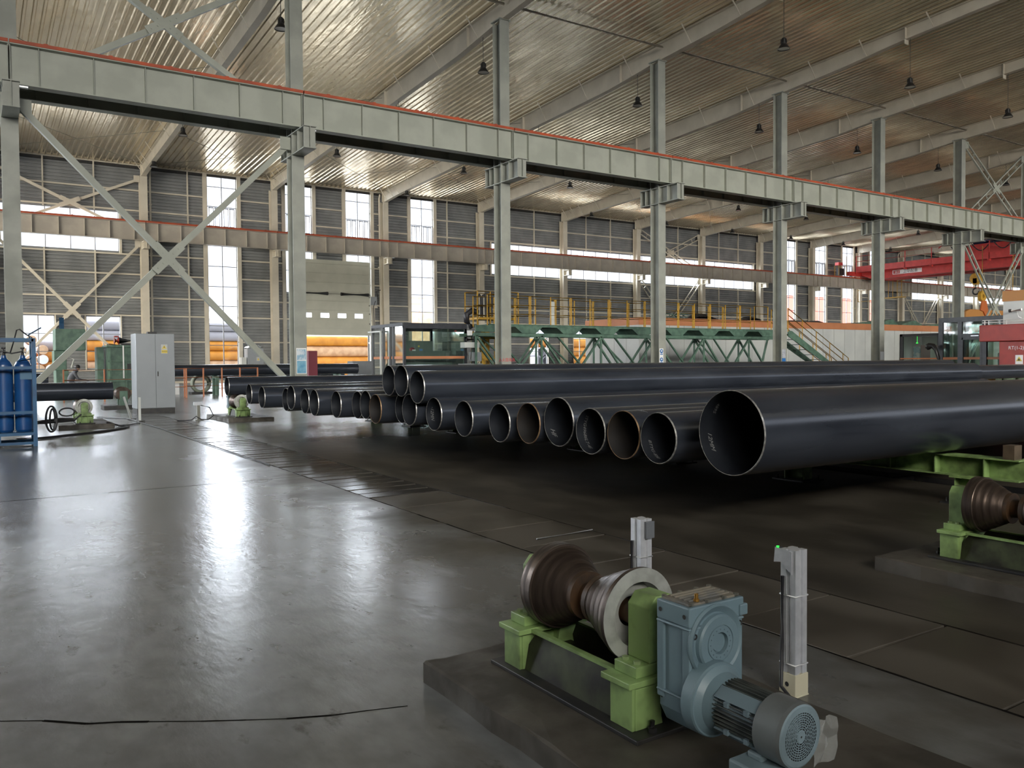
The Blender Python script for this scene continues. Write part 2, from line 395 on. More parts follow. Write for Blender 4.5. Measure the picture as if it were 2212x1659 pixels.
ups.build('wall_post', WALLP, parent=wf)
# windows
FRM = mat('window_frame', (.20, .20, .21), .45)
wn = [0]
def window(x0, x1, z0, z1, vx, hz, hopper=None, label=''):
    wn[0] += 1; f = MB(); yf = YW-.02; t = .045
    f.box(x0, x0+t, yf, yf+.07, z0, z1); f.box(x1-t, x1, yf, yf+.07, z0, z1); f.box(x0, x1, yf, yf+.07, z0, z0+t); f.box(x0, x1, yf, yf+.07, z1-t, z1)
    for x in vx: f.box(x-.028, x+.028, yf-.005, yf+.065, z0, z1)
    for z in hz: f.box(x0, x1, yf, yf+.06, z-.022, z+.022)
    o = f.build('window_%d' % wn[0], FRM); tag(o, label, kind='structure')
    g = MB(); g.add([(x0, yf+.04, z0), (x1, yf+.04, z0), (x1, yf+.04, z1), (x0, yf+.04, z1)], [(0, 1, 2, 3)]); g.build('pane', GLASS, parent=o)
    if hopper:
        za, zb = hopper
        for xa, xb in zip([x0]+list(vx), list(vx)+[x1]):
            for q in (xa+.12, (xa+xb)/2+.03):
                s = MB(); w_ = (xb-xa)/2-.2
                s.box(q, q+.04, yf-.03, yf+.1, za, zb); s.box(q+w_, q+w_+.04, yf-.03, yf+.1, za, zb); s.box(q, q+w_, yf-.03, yf+.1, zb-.05, zb); s.box(q, q+w_, yf-.03, yf+.1, za, za+.05)
                s.build('sash', FRM, parent=o)
    return o
HZ = [2.40, 3.66, 4.93, 6.20, 7.50, 8.82, 10.0, 11.33, 12.60]
for i, (a, b) in enumerate(talls):
    inside = i in (1, 2)
    window(a, b, 6.0 if inside else TZ0, TZ1, [(a+b)/2], [z for z in HZ if z > 6.3 or not inside], (10.06, 11.28), 'tall full-height window, %s from the left on the far wall' % ORD[i+1])
for i, (a, b) in enumerate(strips):
    n = round((b-a)/1.3); window(a, b, SZ0, SZ1, [a+(b-a)*k/n for k in range(1, n)], [], None, ['horizontal strip window at the left end of the far wall', 'long horizontal strip window in the middle of the far wall', 'horizontal strip window at the far right beyond the red crane'][i])
for i, (a, b) in enumerate(lows): window(a, b, LZ0, LZ1, [(a+b)/2], [LZ0+1.05, LZ0+2.1], None, 'low two-light window near the floor, %s from the left' % ORD[i+1])
# sectional gate, half raised
gt = MB(); gx0, gx1 = gate; yg = YW-.32
GE = [3.12, 3.60, 4.22, 4.86, 5.50, 6.14, 6.78, 7.42, 8.06, 8.34]; LT = [(19.0+q*1.25, 19.62+q*1.25) for q in range(4)]
for z0, z1 in zip(GE[:-1], GE[1:]):
    z1 -= .014
    if abs(z0-4.22) < .01:
        gt.box(gx0, gx1, yg, yg+.05, z0, 4.34); gt.box(gx0, gx1, yg, yg+.05, 4.66, z1); e = [gx0]+[v for p in LT for v in p]+[gx1]
        for j in range(0, len(e), 2): gt.box(e[j], e[j+1], yg, yg+.05, 4.34, 4.66)
        continue
    gt.box(gx0, gx1, yg, yg+.05, z0, z1)
    for q in range(1, 4): gt.box(gx0, gx1, yg-.004, yg, z0+(z1-z0)*q/4-.03, z0+(z1-z0)*q/4+.03)
gateP = mat('gate_panel', (.44, .44, .365), .4, 0, (.40, .40, .33), 1)
for z0 in GE[1:-1]: gt.box(gx0, gx1, yg+.05, yg+.056, z0-.03, z0+.01)
d1 = gt.build('door_1', gateP); tag(d1, 'pale sectional overhead gate, raised above a view of orange pipes', kind='structure')
for q in range(4):
    x = 19.0+q*1.25
    m_ = MB(); m_.add([(x, yg+.02, 4.34), (x+.62, yg+.02, 4.34), (x+.62, yg+.02, 4.66), (x, yg+.02, 4.66)], [(0, 1, 2, 3)]); m_.build('door_light', GLASS, parent=d1)
for a, b in ((gx0+.15, 20.75), (21.7, 23.75)):
    m_ = MB(); m_.tube([(a, yg-.12, 6.0), (b, yg-.12, 6.0)], .12, 12); m_.build('torsion_spring', RUBBER, parent=d1)
m_ = MB(); m_.tube([(gx0, yg-.12, 6.0), (gx1, yg-.12, 6.0)], .02, 8); m_.build('spring_shaft', BOLT, parent=d1)
m_ = MB()
for x in (gx0-.06, gx1): m_.box(x, x+.06, yg-.06, yg+.1, 0, 8.4)
m_.build('guide_rail', WHITEP, parent=d1)
m_ = MB()
for x in (gx1+.06,):
    for z in (3.3, 3.9, 4.6, 5.2, 5.8): m_.box(x-.14, x-.02, yg-.05, yg-.007, z, z+.1)
m_.build('roller_hinge', BOLT, parent=d1)
# ---- other walls, roof
def plainwall(name, label, mb): return tag(mb.build(name, SIDING), label, kind='structure')
w = MB(); w.box(X0-.1, X0, Y0, Y1, 0, 2); w.box(X0-.1, X0, Y0, Y1, 12.0, 17.5)
for ya, yb in ((Y0, 29), (36, 37.5), (44.5, 46), (53, Y1)): w.box(X0-.1, X0, ya, yb, 2, 12)  # unseen openings added to let side light into the far bays
plainwall('wall_left', 'left end wall of the hall, outside the picture', w)
w = MB(); w.box(X1, X1+.1, Y0, Y1, 0, 17.5); plainwall('wall_right', 'right end wall of the hall far away', w)
w = MB(); w.box(X0, X1, Y0-.1, Y0, 0, 8.6); w.box(X0, X1, Y0-.1, Y0, 14.4, 17.5)
for k in range(-3, 18): w.box(XC(k)-.4, XC(k)+.4, Y0-.1, Y0, 8.6, 14.4)  # unseen high opening shaped to send fill light onto the girders
plainwall('wall_near', 'hall wall behind the photographer, outside the picture', w)
rf = MB(); pts = []; x = X0
while x < X1:
    for dx, dz in ((0, 0), (.16, 0), (.20, -.045), (.27, -.045), (.31, 0)): pts.append((x+dx, dz))
    x += .32
NY = 8; ys = [YW+.2-(YW+.2-Y0)*j/NY for j in range(NY+1)]
vs = [(px, yy, ZR(yy)+dz) for yy in ys for px, dz in pts]; n = len(pts)
rf.add(vs, [(j*n+i, j*n+i+1, (j+1)*n+i+1, (j+1)*n+i) for j in range(NY) for i in range(n-1)])
tag(rf.build('ceiling', ROOFM, loc=(0, 0, 13)), 'ribbed silver foil underside of the pitched roof', kind='structure')
ro = MB(); ro.add([(X0, YW+.6, ZR(YW+.6)+.15), (X1, YW+.6, ZR(YW+.6)+.15), (X1, Y0-.3, ZR(Y0)+.15), (X0, Y0-.3, ZR(Y0)+.15)], [(0, 1, 2, 3)])
tag(ro.build('trim_3', SIDING), 'outer roof skin above the foil', kind='structure')
ea = MB(); ea.box(X0, X1, YW-.12, YW-.02, 13.2, 13.5); tag(ea.build('trim_4', DARK), 'dark eaves closure strip along the top of the far wall', kind='structure')
sk = MB(); sk.box(X0, gate[0], YW-.17, YW-.16, 0, .12); sk.box(gate[1], X1, YW-.17, YW-.16, 0, .12); tag(sk.build('baseboard_far', WALLP), 'base trim of the far wall', kind='structure')

# ================================================================= STEELWORK
def hcol(mb, x, y0, y1, w, z0, z1, tf=.025, tw=.016):
    mb.box(x-w/2, x+w/2, y0, y0+tf, z0, z1); mb.box(x-w/2, x+w/2, y1-tf, y1, z0, z1); mb.box(x-tw/2, x+tw/2, y0+tf, y1-tf, z0, z1)
YN0, YN1 = 26.41, 26.92
def near_column(k):
    x = XC(k); t = thing('steel_column', (x, (YN0+YN1)/2, 0), '', 'column', 'columns of the middle row')
    m = MB(); hcol(m, x, YN0, YN1, .41, 0, 14.05); m.build('shaft', STEEL, parent=t)
    m = MB(); m.box(x-.26, x+.26, YN0-.12, YN1+.12, .0, .04); m.build('base_plate', STEEL, parent=t)
    m = MB(); y0, y1 = 25.22, 27.6
    m.box(x-.2, x+.2, y0, y1, 8.62, 8.65); m.box(x-.2, x+.2, y0, y1, 7.95, 7.98); m.box(x-.01, x+.01, y0, y1, 7.98, 8.62)
    for yy in (25.3, 25.9, YN0-.01, YN1-.01, 27.25, 27.55): m.box(x-.19, x+.19, yy, yy+.018, 7.98, 8.62)
    m.build('corbel', STEEL, parent=t)
    m = MB(); m.box(x-.25, x+.25, YN0-.06, YN1+.06, 14.03, 14.07)
    for a in (-.19, .19): m.hexbolt((x+a, YN0-.04, 14.02), .02, -.03)
    m.build('cap_plate', STEEL, parent=t)
    return t
c1 = near_column(1)
COLS = {1: c1}
for k in range(2, 9): COLS[k] = copy_tree(c1, (XC(k), (YN0+YN1)/2, 0))
for k, c in COLS.items(): c['label'] = 'grey-white steel H column with corbel, %s from the left in the middle row' % ORD[k]
# signs painted or pasted on column feet
POSTER1 = mat('poster_print', (.62, .68, .72), .4, 0, (.25, .42, .55), 4, spread=(.45, .55)); POSTB = mat('poster_blue', (.10, .30, .46), .4, 0, (.2, .42, .55), 6)
p = thing('notice_board', (9.05, YN0-.02, .88), 'notice board with white and blue sheets on the second column', 'sign')
m = MB(); m.box(8.86, 9.2, YN0-.02, YN0-.004, .88, 1.72); m.build('frame', WHITE, parent=p)
m = MB(); m.box(8.88, 9.18, YN0-.026, YN0-.02, 1.32, 1.68); m.build('upper_sheet', POSTER1, parent=p)
m = MB(); m.box(8.88, 9.18, YN0-.026, YN0-.02, .9, 1.30); m.build('lower_sheet', POSTB, parent=p)
REDT = mat('red_lettering', (.5, .02, .03), .5)
m = text_mb('入火国海点', .15, (17.02, YN0-.004, 1.28), (1, 0, 0), (0, 0, 1)); o = m.build('painted_writing', REDT, parent=COLS[3])
SB = mat('sign_blue', (.02, .13, .38), .4)
p = thing('safety_sign', (24.95, YN0-.004, 1.05), 'blue round mandatory safety signs stacked on the fourth column', 'sign')
m = MB(); m.box(24.84, 25.06, YN0-.012, YN0-.004, .98, 1.74); m.build('backing', WHITE, parent=p)
for z in (1.62, 1.26):
    m = MB(); m.lathe([(0, .012), (.09, .012), (.09, 0)], (24.95, YN0-.008, z), (0, -1, 0), 24, False); dd = m.build('disc', SB, parent=p)
    m = MB(); m.lathe([(0, .016), (.04, .016)], (24.95, YN0-.008, z+.01), (0, -1, 0), 12, False); m.build('symbol', WHITE, parent=p)
    m = MB(); m.box(24.87, 25.03, YN0-.016, YN0-.011, z-.15, z-.11); m.build('caption', SB, parent=p)
p = thing('column_label', (32.98, YN0-.004, 1.1), 'white paper notice with blue foot on the fifth column', 'sign')
m = MB(); m.box(32.86, 33.12, YN0-.012, YN0-.004, 1.3, 1.72); m.build('sheet', mat('printed_sheet', (.55, .57, .6), .5, 0, (.2, .22, .28), 40), parent=p)
m = MB(); m.box(32.86, 33.12, YN0-.012, YN0-.004, 1.0, 1.28); m.build('blue_sheet', SB, parent=p)
MB().box(40.86, 41.2, YN0-.02, YN0-.004, 1.15, 1.6).build('notice_panel', mat('pale_panel', (.5, .54, .58), .35), parent=COLS[6])
# crane girders
def girder(yw, z0, z1, x, sgn, name='crane_girder', GIRDER=GIRDER):
    t = thing(name, (x, yw, z0), '', 'crane beam'); xa, xb = x+.01, x+7.975
    m = MB(); m.box(xa, xb, yw-.008, yw+.008, z0+.03, z1-.12); m.box(xa, xb, yw-.17, yw+.17, z0, z0+.03); m.box(xa, xb, yw-.19, yw+.19, z1-.145, z1-.12)
    m.build('beam_body', GIRDER, parent=t)
    first = None
    for s in [.0]+[.667+i*1.333 for i in range(6)]+[7.945]:
        if first is None:
            m = MB(); m.box(xa+s, xa+s+.016, yw-.13, yw+.13, z0+.03, z1-.145); first = m.build('stiffener', GIRDER, parent=t)
        else:
            c = first.copy(); COL.objects.link(c); c.parent = t; c.location = (s, 0, 0)
    m = MB(); m.box(xa, xb, yw-.21, yw+.05, z1-.12, z1-.03); m.box(xa, xb, yw-.03, yw+.03, z1-.03, z1+.02)
    for q in range(5): m.box(xa+.8+q*1.6, xa+.9+q*1.6, yw-.1, yw+.1, z1-.03, z1+.03)
    m.build('crane_rail', ORRED, parent=t)
    m = MB(); m.box(x+.18, x+.42, yw-.12, yw+.02, z0-.05, z0-.005); m.build('joint_plate', ALU, parent=t)
    return t
def run(yw, z0, z1, ks, lab, grp):
    g0 = None
    for k in ks:
        if g0 is None: g = g0 = girder(yw, z0, z1, XC(k), 1, GIRDER=GIRDW if yw > 40 else GIRDER)
        else: g = copy_tree(g0, (XC(k), yw, z0))
        g['label'] = lab(k); g['group'] = grp
run(25.96, 8.71, 9.90, range(0, 9), lambda k: 'front crane girder with red rail, %s' % ('at the left frame edge before the first column' if k == 0 else 'running right from the %s middle column' % ORD[k]), 'crane girders in front of the middle columns')
run(27.30, 8.72, 9.95, range(0, 9), lambda k: 'rear crane girder seen from below, %s' % ('left of the first middle column' if k == 0 else 'running right from the %s middle column' % ORD[k]), 'crane girders behind the middle columns')
run(54.27, 8.69, 9.88, range(0, 15), lambda k: 'crane girder on the far wall columns, %s' % ('left of the first bay' if k == 0 else 'in the %s bay from the left' % ORD[k]), 'crane girders along the far wall')
# far columns
def far_column(k):
    x = XC(k); t = thing('wall_column', (x, 54.9, 0), '', 'column', 'columns along the far wall')
    m = MB(); hcol(m, x, 54.66, 55.2, .42, 0, 12.7); m.build('shaft', WALLP, parent=t)
    m = MB(); m.box(x-.17, x+.17, 53.95, 54.7, 8.62, 8.66); m.box(x-.17, x+.17, 53.95, 54.7, 8.2, 8.23); m.box(x-.01, x+.01, 53.95, 54.7, 8.2, 8.62); m.box(x-.16, x+.16, 54.0, 54.02, 8.23, 8.62)
    m.build('corbel', WALLP, parent=t); return t
f1 = far_column(1); f1['label'] = 'beige steel column on the far wall, first from the left'
for k in range(2, 16): copy_tree(f1, (XC(k), 54.9, 0), label='beige steel column on the far wall, %s from the left' % ORD[k])
# rain downpipes beside far columns
for k, lab in ((2, 'beside the second wall column'), (4, 'beside the fourth wall column, next to the gate'), (11, 'beyond the red crane'), (12, 'right of the crane ladder')):
    x = XC(k)+(.42 if k in (2, 11) else -.32 if k == 4 else -.5); m = MB(); m.tube([(x, 55.05, .0), (x, 55.05, 12.9), (x, 54.9, 13.2)], .06, 10)
    for z in (2.5, 5.2, 8, 11): m.box(x-.09, x+.09, 55.0, 55.2, z, z+.06)
    tag(m.build('downpipe', WALLP), 'beige rain downpipe %s' % lab, 'pipe', 'rain downpipes on the far wall')
# rafters
def rafter(k):
    x = XC(k); t = thing('roof_rafter', (x, 27, 12.6), '', 'rafter', 'roof rafters across the hall'); m = MB()
    seg = [(55.1, 12.62), (52.6, 12.80), (46.8, 13.02), (40.8, 13.25), (29.8, 13.72), (26.6, 14.04), (23.2, 14.25), (20.2, 14.55), (17.3, 14.72), (-15.8, 16.25)]
    for (ya, za), (yb, zb) in zip(seg[:-1], seg[1:]):
        ta, tb = ZR(ya)-.06, ZR(yb)-.06
        m.prism([(ya, za), (yb, zb), (yb, tb), (ya, ta)], x-.008, x+.008, 'yz')
        m.bar((x, ya, za), (x, yb, zb), .27, .024); m.bar((x, ya, ta), (x, yb, tb), .27, .024)
    for yy in (55.0, 20.2): m.box(x-.13, x+.13, yy, yy+.03, ZR(yy)-.75, ZR(yy)-.07)
    m.build('web_and_flanges', WALLP, parent=t)
    def zb(yy):
        for (ya, za), (yb, z_) in zip(seg[:-1], seg[1:]):
            if yb <= yy <= ya: return za+(z_-za)*(ya-yy)/(ya-yb)
        return 14
    first = None
    for yy in (54.2, 53.2, 52.2, 50.2, 46.2, 42.4, 38.6, 34.8, 31.4, 28.2, 24.6, 22.0, 19.0, 16):
        m = MB(); m.bar((x-.1, yy, zb(yy)+.03), (x-.62, yy, ZR(yy)-.03), .045, .03); m.build('fly_brace', WALLP, parent=t)
    for yy in (44.9, 36.9, 29.0): MB().box(x-.13, x+.13, yy, yy+.03, zb(yy), ZR(yy)-.07).build('splice_plate', WALLP, parent=t)
    return t
r1 = rafter(1); r1['label'] = 'tapered roof rafter, first from the left'
for k in range(2, 16): copy_tree(r1, (XC(k), 27, 12.6), label='tapered roof rafter, %s from the left' % ORD[k])
# tie tubes between column heads
tt = MB(); tt.tube([(XC(1)+.15, 26.2, 14.52), (XC(2)-.15, 26.2, 14.52)], .055, 12); t0 = tt.build('tie_tube', WALLP)
for k in range(1, 9):
    c = t0 if k == 1 else t0.copy()
    if k > 1: COL.objects.link(c); c.location = (t0.location.x+8*(k-1), t0.location.y, t0.location.z)
    tag(c, 'round tie tube joining the heads of the %s and %s middle columns' % (ORD[k], ORD[k+1]), 'tube', 'tie tubes at the column heads')
# roof brace rods
for k in range(1, 8):
    for j, (ya, yb) in enumerate(((53.6, 46.6), (44.6, 37.0))):
        m = MB(); z = lambda q: ZR(q)-.38
        m.tube([(XC(k)+.2, ya, z(ya)), (XC(k+1)-.2, yb, z(yb))], .013, 6); m.tube([(XC(k)+.2, yb, z(yb)), (XC(k+1)-.2, ya, z(ya)-.03)], .013, 6)
        tag(m.build('brace_rods', BOLT), 'thin crossed roof rods between rafters %d and %d, %s' % (k, k+1, 'beside the far wall' if j == 0 else 'farther from the wall'), 'brace', 'crossed rods under the roof')
# cross braces
def brace(xa, xb, za, zb, y, mt, label, w=.16, ladder=False):
    t = thing('cross_brace', ((xa+xb)/2, y, za), label, 'brace')
    cx, cz = (xa+xb)/2, (za+zb)/2
    for (p, q, dy) in (((xa, zb), (xb, za), 0), ((xb, zb), (xa, za), w*.75)):
        m = MB()
        if ladder:
            d = Vector((q[0]-p[0], 0, q[1]-p[1])); L_ = d.length; d.normalize(); n = Vector((-d.z, 0, d.x))*.19
            P_ = Vector((p[0], y+dy, p[1])); Q_ = Vector((q[0], y+dy, q[1]))
            m.bar(P_+n, Q_+n, .09, .07); m.bar(P_-n, Q_-n, .09, .07)
            k = int(L_/.95)
            for i in range(1, k): c = P_.lerp(Q_, i/k); m.bar(c+n, c-n, .06, .03)
        else: m.bar((p[0], y+dy, p[1]), (q[0], y+dy, q[1]), w, w)
        m.build('diagonal', mt, parent=t)
    m = MB(); s = .42 if not ladder else .34
    sl = (zb-za)/(xb-xa); q = []
    for a_, b_ in ((-1, -.45), (-.25, -.2-.4), (.25, -.2-.4), (1, -.45), (1, .45), (.25, .6), (-.25, .6), (-1, .45)): pass
    for ang in (math.atan(sl), -math.atan(sl)):
        d = Vector((math.cos(ang), math.sin(ang))); n = Vector((-d.y, d.x))
        pl = [d*s*1.35+n*s*.3, d*-s*1.35+n*s*.3, d*-s*1.35-n*s*.3, d*s*1.35-n*s*.3]
        m.prism([(cx+v.x, cz+v.y) for v in pl], y-w/2-.025+(.003 if ang > 0 else 0), y-w/2-.005, 'xz')
    for i in (-1, -.5, .5, 1):
        for sg in (1, -1): m.hexbolt((cx+i*s*math.cos(math.atan(sl)), y-w/2-.025, cz+sg*i*s*math.sin(math.atan(sl))), .028, .02, (0, -1, 0))
    m.build('gusset_plate', mt, parent=t)
    for x_, z_, sx_ in ((xa, za, 1), (xb, za, -1), (xa, zb, 1), (xb, zb, -1)):
        m = MB(); m.prism([(x_-.03*sx_, z_-.2), (x_+.3*sx_, z_-.2), (x_+.3*sx_, z_+.2), (x_-.03*sx_, z_+.2)][::sx_], y-.02, y, 'xz'); m.build('end_plate', mt, parent=t)
    return t
brace(1.25, 8.8, .45, 8.35, 26.6, GIRDER, 'large lower cross brace between the first two middle columns', .17)
brace(1.25, 8.8, 9.0, 13.75, 26.6, GIRDER, 'upper cross brace above the red rail at top left', .17)
brace(XC(7)+.55, XC(8)-.55, .5, 8.1, 26.6, GIRDER, 'lower latticed cross brace between the last two middle columns', .12, True)
brace(XC(7)+.55, XC(8)-.55, 9.4, 13.85, 26.6, GIRDER, 'upper latticed cross brace at the right above the rail', .12, True)
brace(1.25, 8.8, .3, 8.55, 54.95, WALLP, 'lower cross brace on the far wall, left bay', .15)
brace(1.25, 8.8, 9.0, 12.5, 54.95, WALLP, 'upper cross brace on the far wall, left bay', .15)
brace(XC(7)+.25, XC(8)-.25, .3, 8.4, 54.95, WALLP, 'lower latticed cross brace on the far wall behind the walkway', .12, True)
brace(XC(7)+.25, XC(8)-.25, 9.2, 12.6, 54.95, WALLP, 'upper latticed cross brace on the far wall behind the fourth column', .12, True)
brace(XC(12)+.25, XC(13)-.25, .3, 8.5, 54.95, WALLP, 'latticed cross brace on the far wall beyond the red crane', .12, True)
# high-bay lamps
def lamp(x, y):
    t = thing('high_bay_lamp', (x, y, 12.52), '', 'lamp', 'unlit high-bay lamps under the roof')
    top = 12.9
    m = MB(); m.tube([(x, y, 12.92), (x, y, max(13.0, RZ(y)))], .012, 6); m.build('cord', LAMPB, parent=t)
    m = MB(); m.lathe([(0, .40), (.07, .40), (.085, .36), (.085, .22), (.11, .2), (.11, .17)], (x, y, 12.52), n=20)
    for k in range(12):
        a = k*PI/6; m.box(x+.085*math.cos(a)-.006, x+.11*math.cos(a)+.006, y+.085*math.sin(a)-.006, y+.11*math.sin(a)+.006, 12.74, 12.88)
    m.build('housing', LAMPB, parent=t)
    m = MB(); m.lathe([(.09, .18), (.15, .10), (.215, .0), (.225, .0), (.225, .012), (.155, .12), (.10, .19)], (x, y, 12.52), n=24); m.build('reflector', LAMPB, parent=t)
    m = MB(); m.lathe([(0, .02), (.20, .02)], (x, y, 12.52), n=20); m.build('lens', LAMPC, parent=t)
    return t
def RZ(y):
    seg = [(55.1, 12.62), (52.6, 12.80), (46.8, 13.02), (40.8, 13.25), (29.8, 13.72), (26.6, 14.04), (23.2, 14.25), (20.2, 14.55), (17.3, 14.72)]
    for (ya, za), (yb, zb) in zip(seg[:-1], seg[1:]):
        if yb <= y <= ya: return za+(zb-za)*(ya-y)/(ya-yb)
    return 14.5
rows = [(51.25, 'row beside the far wall', range(2, 13)), (43.45, 'second row from the far wall', range(2, 12)), (35.6, 'third row from the far wall', range(2, 10)), (27.95, 'row just behind the middle columns', range(2, 9)), (20.05, 'nearest row', range(4, 8))]
for y, rl, ks in rows:
    l0 = None
    for k in ks:
        if l0 is None: l = l0 = lamp(XC(k), y)
        else: l = copy_tree(l0, (XC(k), y, 12.52))
        l['label'] = 'dark high-bay lamp under rafter %d from the left, %s' % (k, rl)
# ================================================================= ROLLER STATIONS
AX, AY, AZ = 1.83, 2.28, .41
def hollow_cone(mb, prof, c, ax): mb.lathe(prof, c, ax, 48)
def station():
    t = thing('roller_stand', (AX, AY, .085), '', 'roller stand', 'driven pipe rollers')
    x = AX
    m = MB(); m.prism([(x-.175, 1.86), (x+.175, 1.86), (x+.175, 2.70), (x-.175, 2.70)], .085, .1, 'xy'); m.build('base_plate', DARK, parent=t, bevel=.003)
    # box-section trough between the two pedestals, sloping greasy side plates
    m = MB()
    for s in (-1, 1):
        m.add([(x+s*.125, 1.95, .1), (x+s*.125, 2.60, .1), (x+s*.095, 2.50, .245), (x+s*.095, 2.03, .245)], [(0, 1, 2, 3)])
        m.add([(x+s*.118, 1.95, .1), (x+s*.118, 2.60, .1), (x+s*.088, 2.50, .245), (x+s*.088, 2.03, .245)], [(3, 2, 1, 0)])
    m.box(x-.09, x+.09, 2.0, 2.55, .16, .17)
    m.build('side_trough', GREEND, parent=t)
    m = MB()
    for s in (-1, 1): m.bar((x+s*.1, 2.02, .247), (x+s*.1, 2.56, .247), .022, .012)
    m.build('trough_lip', GREEN, parent=t)
    # pedestals
    for (ya, yb) in ((1.905, 2.03), (2.53, 2.655)):
        m = MB(); ym = (ya+yb)/2
        m.box(x-.14, x+.14, ym-.006, ym+.006, .1, .236)
        for s in (-1, 1):
            m.box(x+s*.14-.006, x+s*.14+.006, ya+.01, yb-.01, .1, .236); m.box(x+s*.05-.006, x+s*.05+.006, ya+.01, yb-.01, .1, .236)
        m.prism([(x-.134, .1), (x-.02, .1), (x-.04, .23), (x-.134, .23)], ya+.008, ya+.02, 'xz')
        m.prism([(x+.134, .1), (x+.02, .1), (x+.04, .23), (x+.134, .23)][::-1], ya+.008, ya+.02, 'xz')
        m.build('pedestal', GREEN, parent=t, bevel=.002)
    for (ya, yb) in ((1.905, 2.045), (2.515, 2.655)): MB().box(x-.165, x+.165, ya, yb, .236, .256).build('shelf_plate', GREEN, parent=t, bevel=.003)
    for nm, (ya, yb) in (('near', (1.925, 2.03)), ('far', (2.545, 2.64))):
        m = MB(); m.box(x-.12, x+.12, ya, yb, .256, .292)
        for s in (-1, 1):
            for yy in (ya+.022, yb-.022):
                pass
        b = m.build('bearing_foot', GREEN, parent=t, bevel=.003)
        m = MB(); w = .062; hh = .50
        m.prism([(x-w, .292), (x+w, .292), (x+w, hh-.035), (x+w-.03, hh), (x-w+.03, hh), (x-w, hh-.035)], ya+.004, yb, 'xz'); m.build('bearing_housing', GREEN, parent=t, bevel=.003)
        m = MB()
        for s in (-1, 1):
            for yy in (ya+.025, yb-.025): m.lathe([(0, .302), (.012, .302), (.012, .292)], (x+s*.094, yy, 0), (0, 0, 1), 6, False)
        m.build('foot_bolts', mat('green_bolt', (.2, .27, .12), .5), parent=t)
    for yy in (1.885, 2.68):
        for xx in (x-.09, x+.09): m = MB(); m.tube([(xx, yy, .1), (xx, yy, .135)], .008, 8); m.hexbolt((xx, yy, .1), .015, .014); m.build('anchor_bolt', DARK, parent=t)
    # the double cone roller
    for nm, s in (('near', -1), ('far', 1)):
        c = (x, AY, AZ); ax = (0, s, 0)
        L_, RE = (.218, .151) if s < 0 else (.178, .149); pr = []; rr = random.Random(4)
        for i in range(25):
            u = i/24; r = .081+(RE-.081)*u**.88; pr.append((r+(.0011 if i % 6 in (3, 4) else 0)+rr.uniform(-.0003, .0003), .05+(L_-.05)*u))
        m = MB(); m.lathe([(.05, .045), (.080, .047), (.081, .05)], c, ax, 64); m.lathe_smooth(pr, c, ax, 64)
        prof = [(.154, .222), (.154, .238)] if s < 0 else [(.1535, .179), (.156, .182), (.156, .238)]
        m.lathe([(pr[-1][0], pr[-1][1])]+prof, c, ax, 64); m.build('cone', ROLL, parent=t)
        m = MB(); m.lathe([(prof[-1][0], .238), (.108, .240), (.104, .19), (.05, .19)], c, ax, 48); m.build('end_ring', RING, parent=t)
    m = MB(); m.lathe([(.04, -.33), (.04, .33)], (x, AY, AZ), (0, 1, 0), 20); m.lathe([(.04, .052), (.085, .052), (.085, .03), (.05, .03), (.05, -.03), (.085, -.03), (.085, -.052), (.04, -.052)], (x, AY, AZ), (0, 1, 0), 36)
    m.build('shaft', mat('rusty_shaft', (.11, .06, .03), .5, .5, (.05, .035, .025), 9), parent=t)
    # gearbox
    gx0, gx1, gy0, gy1 = x-.118, x+.112, 1.70, 1.835
    m = MB()
    m.box(gx0, gx1, gy0, gy1, .475, .533)
    m.box(gx0+.008, gx1-.006, gy0, gy1-.004, .252, .475)
    m.prism([(gx0+.004, .262), (gx0+.004, .215), (gx0+.03, .165), (gx1-.05, .165), (gx1-.02, .215), (gx1-.006, .262)][::-1], gy0+.005, gy1-.008, 'xz')
    m.box(gx0, gx0+.02, gy0+.0, gy0+.03, .24, .475); m.box(gx0, gx0+.02, gy1-.03, gy1, .24, .475)
    for z in (.262, .47): m.box(gx0-.003, gx1, gy0-.002, gy1, z-.004, z+.004)
    g = m.build('gearbox', BLUEG, parent=t, bevel=.005)
    m = MB(); m.box(gx0+.012, gx1-.012, gy0+.012, gy1-.012, .533, .540)
    for i in range(5): yy = gy0+.03+i*.019; m.box(gx0+.03, gx1-.03, yy, yy+.007, .540, .545)
    m.build('ribbed_cover', mat('dusty_top', (.19, .17, .13), .6, 0, (.12, .12, .11), 12), parent=g, bevel=.001)
    m = MB()
    for xx in (gx0+.02, (gx0+gx1)/2-.03, (gx0+gx1)/2+.04, gx1-.02):
        for yy in (gy0+.012, gy1-.012): m.hexbolt((xx, yy, .536), .008, .008)
    m.build('cover_bolts', BOLT, parent=g)
    m = MB(); m.lathe([(0, .022), (.006, .022), (.006, .008), (.009, .006), (.009, 0)], ((gx0+gx1)/2-.06, gy0+.025, .541), n=12); m.build('breather', BRASS, parent=g)
    gc = (x-.008, gy0, .418)
    m = MB(); m.lathe([(0, .010), (.024, .010), (.026, .0), (.026, .002), (.030, .004), (.030, .016), (.050, .016), (.052, .014), (.052, .010)][:2]+[(.026, .010), (.026, .005), (.031, .005), (.032, .018), (.050, .018), (.0505, .015), (.053, .015), (.054, .018), (.078, .018), (.083, .012), (.085, -.002)], gc, (0, -1, 0), 48)
    m.build('output_cover', BLUEG, parent=g)
    m = MB(); m.lathe([(.085, 0), (.104, .012), (.109, .004), (.109, -.002)], (gc[0]-.006, gc[1], gc[2]+.004), (0, -1, 0), 48); m.build('cover_boss', BLUEG, parent=g)
    m = MB()
    for q in range(16):
        a = q*PI/8; m.lathe([(0, .0195), (.0022, .0195), (.0022, .018)], (gc[0]+.041*math.cos(a), gc[1], gc[2]+.041*math.sin(a)), (0, -1, 0), 6, False)
